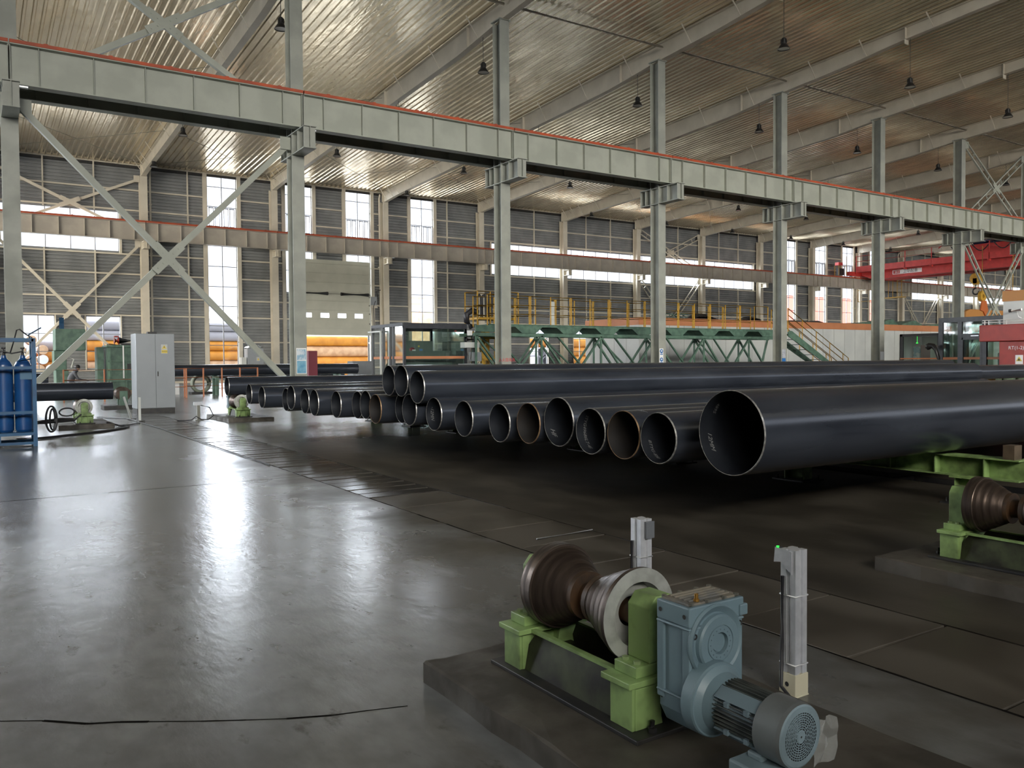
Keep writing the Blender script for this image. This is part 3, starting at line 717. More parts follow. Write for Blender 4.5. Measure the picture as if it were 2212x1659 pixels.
    m.build('stud_ring', mat('stud_blue', (.11, .16, .19), .5), parent=g)
    m = MB()
    for (xx, zz) in ((gx0+.022, .448), (gx1-.018, .455), (gx0+.02, .275)): m.lathe([(.004, .002), (.0085, .003), (.0095, -.001)], (xx, gy0, zz), (0, -1, 0), 16)
    for (yy, zz) in ((gy0+.018, .505), (gy1-.018, .505), (gy0+.02, .245), (gy1-.02, .245)): m.lathe([(0, .001), (.007, .001)], (gx0-.001 if zz > .4 else gx0+.002, yy, zz), (-1, 0, 0), 14)
    m.build('plugs', DARK, parent=g)
    m = MB(); m.box(gx1-.022, gx1+.012, gy0-.006, gy0+.035, .478, .512); m.build('lug', BLUEG, parent=g, bevel=.004)
    # motor
    mx, mz = x-.045, .267; mc = (mx, 0, mz)
    m = MB(); m.lathe([(.02, 1.655), (.105, 1.655), (.108, 1.66), (.108, 1.70)], mc, (0, 1, 0), 40); m.lathe([(.05, 1.60), (.075, 1.612), (.085, 1.64), (.10, 1.655)], mc, (0, 1, 0), 40)
    fg = m.build('motor_flange', BLUEG, parent=t)
    m = MB(); m.lathe([(.0, 1.615), (.064, 1.615), (.064, 1.44), (0, 1.44)], mc, (0, 1, 0), 32)
    m.prism([(mx-.062, mz+.038), (mx-.040, mz+.064), (mx-.036, mz+.068), (mx-.07, mz+.044)], 1.455, 1.61, 'xz')
    m.prism([(mx-.05, mz-.052), (mx-.062, mz-.04), (mx-.07, mz-.046), (mx-.056, mz-.06)], 1.455, 1.61, 'xz')
    for zz in (mz+.036, mz-.04):
        for yy in (1.49, 1.56): m.box(mx-.077, mx-.06, yy-.007, yy+.007, zz-.007, zz+.007)
    mo = m.build('motor_body', mat('motor_blue_grey', (.13, .18, .205), .45), parent=t)
    m = MB()
    for q in range(40):
        a = q*2*PI/40
        if .55 < (a % PI)/PI*2 < 1.02: pass
        if 2.15 < a < 2.6 or 3.75 < a < 4.0: continue
        ca, sa = math.cos(a), math.sin(a); d = Vector((ca, 0, sa)); p = Vector((mx, 1.45, mz))
        m.bar(p+d*.0705, p+d*.0705+Vector((0, .158, 0)), .0022 if abs(ca) > .7 else .0022, .0022)
        n_ = Vector((-sa, 0, ca))*.0011
        v = [p+d*.06-n_, p+d*.06+n_, p+d*.079+n_, p+d*.079-n_]; v += [k_+Vector((0, .158, 0)) for k_ in v]
        m.add(v, [(0, 3, 2, 1), (4, 5, 6, 7), (0, 1, 5, 4), (1, 2, 6, 5), (2, 3, 7, 6), (3, 0, 4, 7)])
    m.build('cooling_fins', mat('greasy_fins', (.045, .052, .05), .4, .2, (.09, .10, .09), 12), parent=mo)
    m = MB(); m.lathe([(.080, 1.465), (.086, 1.46), (.0865, 1.385), (.083, 1.375)], mc, (0, 1, 0), 48); fc = m.build('fan_cowl', FAN, parent=t)
    m = MB(); NR = 48
    m.lathe([(.083, 1.375), (.078, 1.3725), (.064, 1.372)], mc, (0, 1, 0), 48)
    radii = [.0165+.0059*i for i in range(9)]
    for r in radii: m.lathe([(r-.0011, 1.372), (r+.0013, 1.372), (r+.0013, 1.3745)], mc, (0, 1, 0), 40)
    m.lathe([(0, 1.371), (.0155, 1.371), (.0165, 1.374)], mc, (0, 1, 0), 24)
    for i, (ra, rb) in enumerate(zip(radii[:-1], radii[1:])):
        n_ = int(10+i*4.4)
        for q in range(n_):
            a = 2*PI*q/n_+i*.3; d = Vector((math.cos(a), 0, math.sin(a))); p = Vector((mx, 1.3732, mz))
            m.bar(p+d*ra, p+d*rb, .0021, .0018)
    m.build('fan_grille', FANF, parent=fc)
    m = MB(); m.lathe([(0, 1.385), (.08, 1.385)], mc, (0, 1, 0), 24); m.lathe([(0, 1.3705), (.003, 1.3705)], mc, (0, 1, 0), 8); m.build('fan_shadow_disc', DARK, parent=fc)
    m = MB(); m.box(mx-.11, mx+.012, 1.385, 1.52, .118, .182); m.box(mx-.06, mx+.01, 1.45, 1.5, .18, .2); m.build('terminal_box', FANF, parent=t, bevel=.006)
    return t
st1 = station(); st1['label'] = 'green double-cone pipe roller with blue-grey gearmotor, large in the foreground'
s2 = copy_tree(st1, (AX+3.0, AY, .085), label='green-mounted double-cone pipe roller cut off by the right frame edge')
s3 = copy_tree(st1, (1.83, 18.38, .085), PI, 'green roller stand under the black pipe beside the blue gas cylinders')
s4 = copy_tree(st1, (4.87, 18.38, .085), PI, 'green roller stand under the far black pipe right of the grey cabinet')
# concrete plinths
PAD = mat('plinth_concrete', (.075, .066, .053), .5, 0, (.04, .034, .025), 4, rough2=.7, bump=.003, bscale=14, world=True)
def plinth(x0, x1, y0, y1, h, label):
    import bmesh
    bm = bmesh.new(); bmesh.ops.create_cube(bm, size=1)
    for v in bm.verts: v.co = Vector(((x0+x1)/2+v.co.x*(x1-x0), (y0+y1)/2+v.co.y*(y1-y0), h/2+v.co.z*h))
    bmesh.ops.subdivide_edges(bm, edges=bm.edges[:], cuts=10, use_grid_fill=True)
    R_ = random.Random(int(x0*100))
    JT = {}
    for v in bm.verts:
        if v.co.z > -.01 and (abs(v.co.x-x0) < .002 or abs(v.co.x-x1) < .002 or abs(v.co.y-y0) < .002 or abs(v.co.y-y1) < .002):
            ky = (round(v.co.x, 3), round(v.co.y, 3))
            if ky not in JT: JT[ky] = (R_.uniform(-.008, .008), R_.uniform(-.008, .008), R_.uniform(0, .008))
            j_ = JT[ky]; v.co.x += j_[0]; v.co.y += j_[1]
            if v.co.z > h-.005: v.co.z -= j_[2]; v.co.x += .012*(1 if v.co.x < (x0+x1)/2 else -1); 
    mb = MB(); mb.add([tuple(v.co) for v in bm.verts], [tuple(v.index for v in f.verts) for f in bm.faces]); bm.free()
    o = mb.build('concrete_plinth', PAD); tag(o, label, 'plinth', 'concrete plinths of the roller stands'); return o
plinth(1.445, 2.37, 1.0, 2.86, .085, 'rough concrete plinth under the foreground roller')
plinth(4.445, 5.37, 1.3, 2.90, .085, 'rough concrete plinth under the right-hand roller')
plinth(1.36, 2.33, 17.85, 19.6, .085, 'dark plinth under the roller by the gas cylinders')
plinth(4.5, 5.45, 17.75, 19.7, .085, 'dark plinth under the roller below the far black pipe')
# sensor posts
def sensor(x, y, h, label, left=True, head=True):
    t = thing('sensor_post', (x, y, 0), label, 'post')
    m = MB(); a = .033
    # slotted aluminium extrusion
    prof = []
    for (sx, sy) in ((-1, -1), (1, -1), (1, 1), (-1, 1)): pass
    q = [(-a, -a), (-.008, -a), (-.008, -a+.008), (.008, -a+.008), (.008, -a), (a, -a), (a, -.008), (a-.008, -.008), (a-.008, .008), (a, .008), (a, a), (.008, a), (.008, a-.008), (-.008, a-.008), (-.008, a), (-a, a), (-a, .008), (-a+.008, .008), (-a+.008, -.008), (-a, -.008)]
    m.prism([(x+u, y+v) for u, v in q], .07, h, 'xy'); m.build('extrusion', ALU, parent=t)
    m = MB(); m.box(x-a-.004, x+a+.004, y-a-.004, y+a+.004, 0.0, .085); m.box(x-a-.006, x+a+.006, y-a-.006, y+a+.006, 0, .006); m.build('foot_bracket', IVORY, parent=t, bevel=.002)
    m = MB(); m.lathe([(0, .001), (.009, .001)], (x-a-.0045, y, .045), (-1, 0, 0), 10, False); m.build('slot', DARK, parent=t)
    if left:
        m = MB(); m.prism([(y-.02, h-.005), (y+.055, h+.002), (y+.06, h-.055), (y+.03, h-.05), (y-.02, h-.09)], x-a-.006, x-a-.001, 'yz'); m.build('sensor_plate', ALU, parent=t)
        m = MB(); m.box(x-a-.002, x-a+.012, y+.035, y+.052, h-.006, h+.004); m.build('sensor', DARK, parent=t)
        m = MB(); m.tube([(x-a-.004, y+.043, h+.002), (x-a-.004, y+.043, h+.007)], .006, 8); m.build('green_led', mat('green_led', (0, .3, .02), .4, emit=(.05, 1, .1), estr=.9), parent=t)
    else:
        m = MB(); m.box(x-.012, x+a+.004, y-a-.014, y-a-.001, h-.085, h-.01); m.build('sensor', mat('sensor_grey', (.12, .13, .14), .4), parent=t)
    for z in (.12, h-.17):
        m = MB(); m.tube([(x-a-.002, y-a-.002, z), (x+a+.002, y-a-.002, z), (x+a+.002, y+a+.002, z), (x-a-.002, y+a+.002, z)], .003, 6, closed=True); m.build('cable_tie', WHITE, parent=t)
    m = MB(); m.tube([(x-a-.006, y+.02, h-.1), (x-a-.008, y+.02, .2), (x-a-.01, y+.02, .12), (x-a-.05, y-.01, .05), (x-.08, y-.06, .012), (x-.09, y-.25, .008)], .007, 8); m.build('cable', RUBBER, parent=t)
    return t
sensor(2.545, 1.99, .545, 'silver sensor post with a green light, right of the gearmotor')
sensor(2.52, 2.80, .535, 'silver sensor post with a grey head, behind the foreground roller', False)
# cable box of crumpled clear film by the motor
FILM = bpy.data.materials.new('clear_film'); FILM.use_nodes = True; _n = FILM.node_tree; _n.nodes.remove(_n.nodes['Principled BSDF'])
_t = _n.nodes.new('ShaderNodeBsdfTransparent'); _d = _n.nodes.new('ShaderNodeBsdfDiffuse'); _d.inputs[0].default_value = (.5, .52, .5, 1); _x = _n.nodes.new('ShaderNodeMixShader'); _x.inputs[0].default_value = .35
_n.links.new(_t.outputs[0], _x.inputs[1]); _n.links.new(_d.outputs[0], _x.inputs[2]); _n.links.new(_x.outputs[0], _n.nodes['Material Output'].inputs[0])
m = MB(); rr = random.Random(3); g = []
for i in range(6):
    for j in range(5): g.append((1.88+i*.018+rr.uniform(-.006, .006), 1.40+rr.uniform(-.012, .012), .15+j*.03+rr.uniform(-.006, .006)))
m.add(g, [(i*5+j, i*5+j+1, (i+1)*5+j+1, (i+1)*5+j) for i in range(5) for j in range(4)]); tag(m.build('plastic_wrap', FILM), 'scrap of clear plastic film hanging beside the motor fan', 'plastic film')
# long thin rod on the slabs
m = MB(); m.tube([(3.27, 4.71, .008), (3.75, 4.69, .02)], .006, 8); tag(m.build('steel_rod', ALU), 'thin steel rod lying on the trench slabs behind the roller', 'rod')

# ================================================================= PIPES AND RACK
XE = 17.2
PIPES = [  # y, radius, x start, bottom z, rust, label
 (3.99, .30, 4.42, .436, 0, 'largest black steel pipe, nearest, with its open end facing left'),
 (4.72, .20, 4.42, .445, 0, 'black pipe lying right beside the largest one, chalk writing inside'),
 (5.14, .20, 4.43, .44, 1, 'black pipe with a brownish rusty rim, second left of the largest'),
 (5.58, .20, 4.44, .44, 0, 'black pipe with a long chalk line of writing inside its mouth'),
 (6.19, .23, 4.55, .45, 0, 'medium-wide black pipe standing taller than its bottom-row neighbours'),
 (6.66, .20, 4.53, .44, 1, 'black pipe with a brown rim tucked behind the medium-wide pipe'),
 (7.17, .20, 4.52, .415, 0, 'black bottom-row pipe with a wide gap on its left, left of the brown-rimmed pair'),
 (7.96, .20, 4.55, .413, 0, 'black bottom-row pipe standing alone between two gaps'),
 (8.80, .20, 4.62, .42, 0, 'black bottom-row pipe just right of the stacked ones, chalk number inside'),
 (9.34, .20, 4.56, .45, 0, 'black bottom-row pipe directly below the stacked pipes'),
 (9.76, .20, 4.66, .45, 0, 'black bottom-row pipe half hidden under the two leftmost stacked pipes'),
 (10.38, .20, 4.56, .413, 1, 'black bottom-row pipe with a brown rim left of the stack'),
 (10.80, .20, 4.60, .45, 0, 'black bottom-row pipe partly hidden, first left of the brown-rimmed one'),
 (11.24, .20, 4.66, .43, 0, 'black bottom-row pipe partly hidden, second left of the brown-rimmed one'),
 (11.66, .20, 4.50, .425, 0, 'black bottom-row pipe with a full round mouth left of the hidden pair'),
 (12.10, .20, 4.32, .44, 0, 'black bottom-row pipe over the bright floor reflection'),
 (12.92, .20, 4.46, .43, 0, 'black bottom-row pipe in the left group, sixth from the left end'),
 (13.33, .20, 4.37, .475, 0, 'slightly raised black pipe in the left group'),
 (14.05, .20, 4.52, .413, 0, 'black pipe mostly hidden below the raised pipe in the left group'),
 (15.30, .20, 4.47, .413, 0, 'short-looking black pipe, second from the left end of the rack'),
 (16.75, .20, 4.64, .425, 0, 'leftmost black pipe on the rack beside the far roller'),
 (9.06, .20, 4.53, .738, 0, 'front stacked black pipe with a bright streak, lowest of the upper three'),
 (9.57, .20, 4.56, .806, 0, 'middle one of the three stacked upper pipes'),
 (10.07, .20, 4.62, .803, 0, 'leftmost of the three stacked upper pipes'),
]
def pipe(y, r, xa, xb, zb, rust, label, group='black steel pipes on the rack', name='steel_pipe', th=.0065):
    z = zb+r; t = thing(name, (xa, y, zb), label, 'pipe', group); n = 72 if r > .25 else 56
    m = MB(); m.lathe([(r, .012), (r, .4), (r, (xb-xa))], (xa, y, z), (1, 0, 0), n); m.build('shell', PIPE if not rust else PIPE, parent=t)
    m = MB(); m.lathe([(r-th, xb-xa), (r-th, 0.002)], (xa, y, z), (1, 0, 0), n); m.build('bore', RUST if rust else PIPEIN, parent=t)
    m = MB(); m.lathe([(r, .012), (r-th*.55, 0), (r-th, .002)], (xa, y, z), (1, 0, 0), n)
    m.build('bevelled_rim', RUSTB if rust else BEVEL, parent=t)
    return t
PT = []
for i, (y, r, xa, zb, ru, lab) in enumerate(PIPES): PT.append(pipe(y, r, xa, XE+random.uniform(-.1, .15) if i < 21 else XE, zb, ru, lab))
CHALK = mat('chalk', (.16, .165, .17), .8)
def chalk(i, body, size, x0, a0, shear=.4, inside=True):
    y, r, xa, zb, ru, lab = PIPES[i]; z = zb+r; R_ = r-.0105 if inside else r+.002
    # writing follows the circumference on the far inner wall
    def wrap(u, v):
        a = a0-u/R_
        return (xa+x0+(v if inside else -v), y+R_*math.cos(a), z+R_*math.sin(a))
    m = text_mb(body, size, (0, 0, 0), (1, 0, 0), (0, 1, 0), align='LEFT', shear=shear, wrap=wrap); m.build('chalk_writing', CHALK, parent=PT[i])
chalk(0, '12MM', .055, .10, -.05); chalk(0, '4895', .045, .12, .75)
chalk(1, 'BTYG-850', .042, .09, -.15); chalk(3, '2TYG49686LT-45', .045, .09, .75); chalk(4, 'HF', .07, .08, -.35); chalk(8, '-12MN', .06, .08, .45)
chalk(2, 'J52', .06, .16, 2.0, inside=False)
# rack: green I-beams on short posts
def rack(x, y0, y1, zt, label):
    t = thing('pipe_rack', (x, (y0+y1)/2, 0), label, 'rack', 'green beams of the pipe rack'); h = .178
    m = MB(); m.box(x-.09, x+.09, y0, y1, zt-.011, zt); m.box(x-.09, x+.09, y0, y1, zt-h, zt-h+.011); m.box(x-.004, x+.004, y0, y1, zt-h+.011, zt-.011); m.build('beam', GREEN, parent=t)
    yy = y0+.28
    while yy < y1:
        m = MB(); m.box(x-.085, x+.085, yy-.005, yy+.005, zt-h+.011, zt-.011); m.build('stiffener', GREEN, parent=t)
        yy += .42
    yy = y0+.42
    while yy < y1:
        m = MB(); m.box(x-.11, x+.11, yy-.14, yy+.14, zt-h-.014, zt-h)
        m.box(x-.08, x+.08, yy-.11, yy-.10, .014, zt-h-.014); m.box(x-.08, x+.08, yy+.10, yy+.11, .014, zt-h-.014); m.box(x-.005, x+.005, yy-.1, yy+.1, .014, zt-h-.014)
        p = m.build('leg', GREEN, parent=t)
        m = MB(); m.box(x-.17, x+.17, yy-.19, yy+.19, 0, .014)
        for a in (-.13, .13):
            for b_ in (-.15, .15): m.tube([(x+a, yy+b_, .014), (x+a, yy+b_, .05)], .008, 8)
        m.build('foot_plate', DARK, parent=p)
        yy += 1.78
    return t
rack(7.15, 3.34, 17.1, .412, 'green I-beam pipe rack with its cut end above the right roller')
rack(14.1, 3.3, 17.1, .412, 'second green I-beam of the pipe rack, hidden under the pipes')
m = MB(); m.box(7.07, 7.19, 3.38, 3.47, .412, .53); tag(m.build('wood_block', mat('wood', (.11, .08, .05), .7, 0, (.07, .05, .03), 8)), 'small wooden stop block on the green rack end', 'block')
m = MB()
for y in (8.38, 9.1, 10.0): pass
# timber chocks between bottom pipes keep the stack in place
# pipes beyond the rack
pipe(12.6, .20, 18.1, 30.5, .62, 0, 'black pipe on a farther rack at the right frame edge', 'black pipes beyond the rack')
pipe(13.3, .20, 18.6, 31.0, .62, 0, 'black pipe behind the one at the right frame edge', 'black pipes beyond the rack')
rack(20.5, 11.8, 14.0, .615, 'short green rack beam beyond the ends of the stacked pipes')
rack(28.0, 11.8, 14.0, .615, 'second short green rack beam far right')
# conveyor line pipes
pipe(18.38, .175, -9.6, 2.37, .535, 0, 'black pipe lying on the roller beside the blue gas cylinders', 'black pipes on the conveyor')
pipe(18.38, .20, 4.62, 17.0, .545, 0, 'long black pipe on the conveyor behind the rack', 'black pipes on the conveyor')
def simple_stand(x, y, label):
    copy_tree(s3, (x, y, .085), PI, label)
simple_stand(-1.2, 18.38, 'roller stand hidden behind the blue gas cylinders'); simple_stand(13.9, 18.38, 'far roller stand hidden behind the pipe rack')
for i, (y, x0, x1, zb) in enumerate(((28.2, -6, 1.9, .55), (33.5, 6.3, 13.9, .75))):
    pipe(y, .22, x0, x1, zb, 0, ['dark pipe behind the brace foot at the left', 'dark pipe lying behind the orange railing'][i], 'black pipes near the machine')
for x, y, z in ((-1, 28.2, .55), (1.2, 28.2, .55), (8, 33.5, .75), (13, 33.5, .75)):
    m = MB(); m.box(x-.06, x+.06, y-.3, y+.3, z-.1, z); m.box(x-.06, x+.06, y-.3, y-.22, 0, z-.1); m.box(x-.06, x+.06, y+.22, y+.3, 0, z-.1); tag(m.build('pipe_trestle', GREENF), 'green trestle under the %s' % ('pipe behind the brace foot, %s one' % ('left' if x < 0 else 'right') if y < 30 else 'pipe behind the orange railing, %s one' % ('left' if x < 10 else 'right')), 'trestle', 'green pipe trestles')

# ================================================================= LEFT SIDE THINGS
# electrical cabinet
t = thing('electrical_cabinet', (3.95, 23.1, 0), 'tall grey double-door electrical cabinet with a yellow warning label', 'cabinet')
cx0, cx1, cyf, cyb = 3.43, 4.34, 22.35, 24.0
CB = cyf+.75
m = MB(); m.box(cx0, cx1, cyf+.02, CB, .12, 2.0); b = m.build('body', CABG, parent=t, bevel=.008)
m = MB(); m.box(cx0+.01, cx1-.01, cyf+.03, CB-.01, 0, .12); m.build('plinth', DARK, parent=t)
for xa, xb, nm in ((cx0+.004, (cx0+cx1)/2-.003, 0), ((cx0+cx1)/2+.003, cx1-.004, 1)):
    m = MB(); m.box(xa, xb, cyf, cyf+.022, .13, 1.99); d = m.build('door', CABG, parent=t, bevel=.005)
    if nm:
        m = MB(); m.box(xa+.035, xa+.06, cyf-.012, cyf, .93, 1.05); m.tube([(xa+.047, cyf-.012, 1.0), (xa+.047, cyf-.03, 1.0)], .015, 10); m.build('handle', DARK, parent=d)
        m = MB(); m.box(xa+.13, xa+.28, cyf-.003, cyf, 1.50, 1.73); m.build('label_sheet', mat('label_grey', (.45, .46, .45), .5), parent=d)
        YL = mat('warning_yellow', (.65, .50, .08), .5)
        m = MB(); m.prism([(xa+.145, 1.62), (xa+.265, 1.62), (xa+.205, 1.715)], cyf-.006, cyf-.003, 'xz'); m.build('warning_triangle', YL, parent=d)
        m = MB(); m.prism([(xa+.209, 1.695), (xa+.188, 1.655), (xa+.203, 1.655), (xa+.195, 1.63), (xa+.222, 1.667), (xa+.207, 1.667)], cyf-.008, cyf-.006, 'xz'); m.build('lightning_mark', DARK, parent=d)
        m = MB(); m.box(xa+.14, xa+.28, cyf-.005, cyf-.003, 1.51, 1.59); m.build('caption_strip', YL, parent=d)
        m = text_mb('有电危险', .034, (xa+.21, cyf-.007, 1.55), (1, 0, 0), (0, 0, 1)); m.build('caption', DARK, parent=d)
m = MB(); m.box(3.74, 3.95, cyf+.15, cyf+.35, 2.0, 2.05); m.build('top_vent', DARK, parent=t)
# a second cabinet face seen on its left
# blue gas cylinder cage
cage = t = thing('cylinder_cage', (.2, 14.9, 0), 'blue steel cage holding gas cylinders at the left frame edge', 'cage')
fx0, fx1, fy0, fy1 = -.62, .80, 14.58, 15.12
m = MB(); s = .055
for x in (fx0, fx1):
    for y in (fy0, fy1): m.box(x-s/2, x+s/2, y-s/2, y+s/2, 0, 1.64)
m.build('posts', BLUEF, parent=t)
m = MB()
for y in (fy0, fy1): m.box(fx0, fx1, y-s/2, y+s/2, 1.60, 1.65)
for x in (fx0, fx1): m.box(x-s/2, x+s/2, fy0, fy1, 1.60, 1.65)
m.build('top_frame', BLUEF, parent=t)
for z in (.52, 1.20):
    m = MB()
    m.box(fx0, fx1, fy0-.03, fy0-.01, z-.022, z+.022); m.box(fx0, fx1, fy1+.01, fy1+.03, z-.022, z+.022); m.build('guard_bar', BLUEF, parent=t)
m = MB()
for y in (fy0, fy1):
    m.box(fx0, fx1, y-.03, y+.03, .17, .215); m.box(fx0, fx1, y-.02, y+.02, .03, .07)
for x in (-.1, .32): m.box(x-.03, x+.03, fy0, fy1, .03, .215)
m.box(fx0, fx1, fy0, fy1, .2, .215); m.build('base_frame', BLUEF, parent=t)
m = MB(); m.tube([(fx1, fy0, 1.40), (fx1+.02, fy0+1.6, 1.75), (1.05, fy0+2.4, 1.9)], .012, 6)
m.tube([(fx1-.2, fy0+.1, 1.30), (fx1-.05, fy0+.05, 1.33), (fx1, fy0, 1.40)], .012, 6); m.build('hose_arm', BLUEF, parent=t)
def cyl(x, y, label):
    t = thing('gas_cylinder', (x, y, .216), label, 'gas cylinder', 'blue gas cylinders')
    m = MB(); m.lathe([(0, 0), (.10, .0), (.118, .03), (.12, .08), (.12, .98), (.112, 1.03), (.09, 1.075), (.055, 1.11), (.038, 1.135), (.032, 1.17), (.02, 1.18)], (x, y, .216), n=32); m.build('bottle', BLUE, parent=t)
    m = MB(); m.lathe([(.022, 1.17), (.022, 1.21), (.012, 1.215), (.012, 1.27), (.03, 1.275), (.03, 1.295), (0, 1.295)], (x, y, .216), n=12); m.tube([(x, y, 1.43), (x+.05, y, 1.43)], .012, 8); m.build('valve', DARK, parent=t)
    return t
for i, x in enumerate((-.38, -.12, .14, .44, .70)):
    if i < 3: cyl(x-.02, 14.86, 'blue gas cylinder outside the left frame edge, %s' % ('farthest' if i == 0 else 'middle' if i == 1 else 'nearest the frame')) if i == 2 else None
cyl(.415, 14.86, 'blue gas cylinder at the left frame edge inside the cage')
cyl(.665, 14.86, 'blue gas cylinder at the right end of the cage')
m = MB(); m.box(.62, .78, 14.735, 14.742, 1.02, 1.14); tag(m.build('cylinder_tag', mat('faded_label', (.05, .12, .2), .6)), 'faded label stuck on the right gas cylinder', 'label')
m = MB()
m.tube([(.02, 14.86, 1.44), (.25, 14.8, 1.43), (.415, 14.82, 1.45), (.52, 14.8, 1.42), (.665, 14.83, 1.45)], .012, 6)
m.tube([(.5, 14.8, 1.42), (.56, 14.9, 1.62), (.60, 15.0, 1.78), (.64, 15.0, 1.80), (.72, 14.95, 1.72), (.79, 14.75, 1.66)], .011, 6)
m.build('gas_hose', RUBBER, parent=cage)
# looped hoses on the floor by the roller
def loop(c, rx, rz, tilt, r=.016, n=28):
    return [(c[0]+rx*math.cos(a)*math.cos(tilt), c[1]+rx*math.cos(a)*math.sin(tilt)+.02*math.sin(2*a), c[2]+rz*math.sin(a)) for a in [2*PI*k/n for k in range(n+1)]]
m = MB()
m.tube(loop((1.13, 16.2, .31), .085, .22, .2), .018, 8); m.tube(loop((1.15, 16.25, .30), .07, .18, .9), .016, 8)
m.tube(loop((1.40, 16.6, .40), .12, .07, .1), .014, 8)
m.tube([(.7, 15.6, .30), (1.0, 16.2, .27), (1.3, 16.5, .28), (1.5, 17, .24), (1.6, 17.6, .20)], .03, 8)
m.tube([(.6, 15.8, .25), (1.0, 16.1, .25), (1.5, 16.5, .25), (1.7, 17.4, .3)], .016, 8)
tag(m.build('coiled_hose', RUBBER), 'black cable bundle looped in the air beside the roller plinth', 'hose')
m = MB(); m.tube([(.5, 15.6, .02), (1.0, 15.9, .018), (1.6, 16.4, .018), (2.2, 17.0, .018), (2.55, 17.6, .018), (2.45, 18.0, .018), (2.2, 17.9, .1)], .018, 8)
m.tube([(.6, 15.9, .018), (1.3, 16.2, .018), (2.0, 16.7, .018), (2.45, 17.3, .018)], .014, 8)
m.tube([(2.3, 17.9, .05), (2.6, 18.1, .02), (2.9, 18.6, .016), (3.0, 19.4, .016), (2.9, 20.4, .016), (2.4, 21.2, .016)], .012, 8)
m.tube([(2.9, 20.2, .012), (2.95, 19.0, .012), (3.0, 17, .012), (3.0, 14, .012), (3.0, 10, .012)], .008, 6)
tag(m.build('floor_cable', RUBBER), 'black cables snaking over the floor beside the cover planks', 'cable')
# small sensor post by the far roller, two white posts
t = thing('sensor_stand', (4.14, 18.9, 0), 'small grey sensor stand with a black cable between cabinet and far roller', 'post')
m = MB(); m.box(4.11, 4.17, 18.87, 18.93, 0, .40); m.box(4.05, 4.23, 18.8, 19.0, 0, .012); m.build('stem', BOLT, parent=t)
m = MB(); m.box(4.04, 4.20, 18.85, 18.92, .33, .40); m.build('head', ALU, parent=t)
m = MB(); m.tube([(4.18, 18.86, .33), (4.35, 18.8, .28), (4.42, 18.75, .1), (4.30, 18.7, .02), (4.15, 18.7, .03), (4.05, 18.72, .10), (3.95, 18.72, .02), (3.7, 18.9, .01)], .012, 8); m.build('cable', RUBBER, parent=t)
for (xa, ya, xb, yb, za, lab) in ((2.98, 20.2, 2.86, 20.4, .5, 'left leaning pale post in front of the grey cabinet'), (3.03, 19.4, 3.03, 19.4, .52, 'right upright pale post in front of the grey cabinet')):
    t = thing('guard_post', (xa, ya, 0), lab, 'post', 'pale posts before the cabinet'); m = MB(); m.tube([(xa, ya, 0.02), (xb, yb, za)], .028, 10); m.build('tube', WHITEP, parent=t); m = MB(); m.box(xa-.09, xa+.09, ya-.09, ya+.09, 0, .02); m.build('foot', DARK, parent=t)
# hazy far roller peeking left of the cabinet
t = thing('idler_roller', (3.35, 25.2, 0), 'dark idler roller on a low plinth half hidden behind the grey cabinet', 'roller')
m = MB(); m.lathe([(0, -.22), (.19, -.22), (.11, -.02), (.11, .02), (.19, .22), (0, .22)], (3.5, 25.2, .42), (0, 1, 0), 24); m.build('roller', ROLL, parent=t)
for _y in (24.95, 25.35): B_ = MB().box(3.4, 3.6, _y, _y+.1, .1, .5).build('stand', GREENF, parent=t)
m = MB(); m.box(3.0, 3.9, 24.9, 25.6, 0, .1); m.build('plinth', DARK, parent=t)
# ================================================================= MACHINES BEHIND THE LEFT BRACE
def B(x0, x1, y0, y1, z0, z1): return MB().box(x0, x1, y0, y1, z0, z1)
# C-frame press; y about 38
t = thing('hydraulic_press', (3.3, 38.5, 0), 'tall pale green C-frame machine left of the gearbox housing', 'machine')
B(2.85, 3.95, 38.0, 39.2, 1.8, 2.68).build('upper_head', GREENF, parent=t, bevel=.03)
B(2.80, 3.25, 38.05, 39.1, 1.0, 1.8).build('ram_column', GREENF, parent=t, bevel=.02)
m = MB(); m.tube([(3.12, 38.4, 2.68), (3.12, 38.4, 3.15)], .09, 14); m.build('blue_cylinder', BLUEF, parent=t)
B(2.85, 3.3, 38.0, 39.2, 0, 1.0).build('lower_frame', GREENF, parent=t, bevel=.02)
B(4.38, 4.63, 38.2, 39.0, 0, 1.95).build('rear_post', GREENF, parent=t, bevel=.02)
B(3.3, 4.5, 38.4, 39.0, 0, .5).build('bed', DARK, parent=t)
m = MB(); m.tube([(3.25, 37.95, 1.6), (3.5, 37.95, 1.45), (3.4, 37.95, 1.1)], .03, 8); m.build('hose', WHITEP, parent=t)
# big green gearbox housing
t = thing('gear_housing', (5.0, 38.0, 0), 'wide pale green gear housing behind the orange railing', 'machine')
B(4.72, 6.2, 37.6, 39.0, .15, 1.98).build('body', GREENF, parent=t, bevel=.03)
m = MB()
for x in (4.75, 5.35, 6.0): m.box(x, x+.08, 37.52, 37.6, .15, 1.98)
for z in (.95, 1.32, .5): m.box(4.7, 6.2, 37.54, 37.6, z, z+.07)
m.box(4.66, 6.2, 37.5, 39.0, 1.93, 2.02); m.build('ribs', GREENF, parent=t, bevel=.01)
B(5.25, 5.30, 37.46, 37.5, .65, 2.0).build('gauge_strip', WHITE, parent=t)
B(5.42, 5.8, 37.5, 37.53, 1.0, 1.25).build('opening', DARK, parent=t)
B(4.9, 6.1, 37.4, 38.9, .0, .15).build('skid', mat('rusty_skid', (.2, .14, .08), .7), parent=t)
m = MB(); m.tube([(5.2, 38.2, 2.22), (6.2, 38.2, 2.22)], .15, 18); mm = m.build('motor', mat('motor_dark', (.06, .07, .09), .4), parent=t)
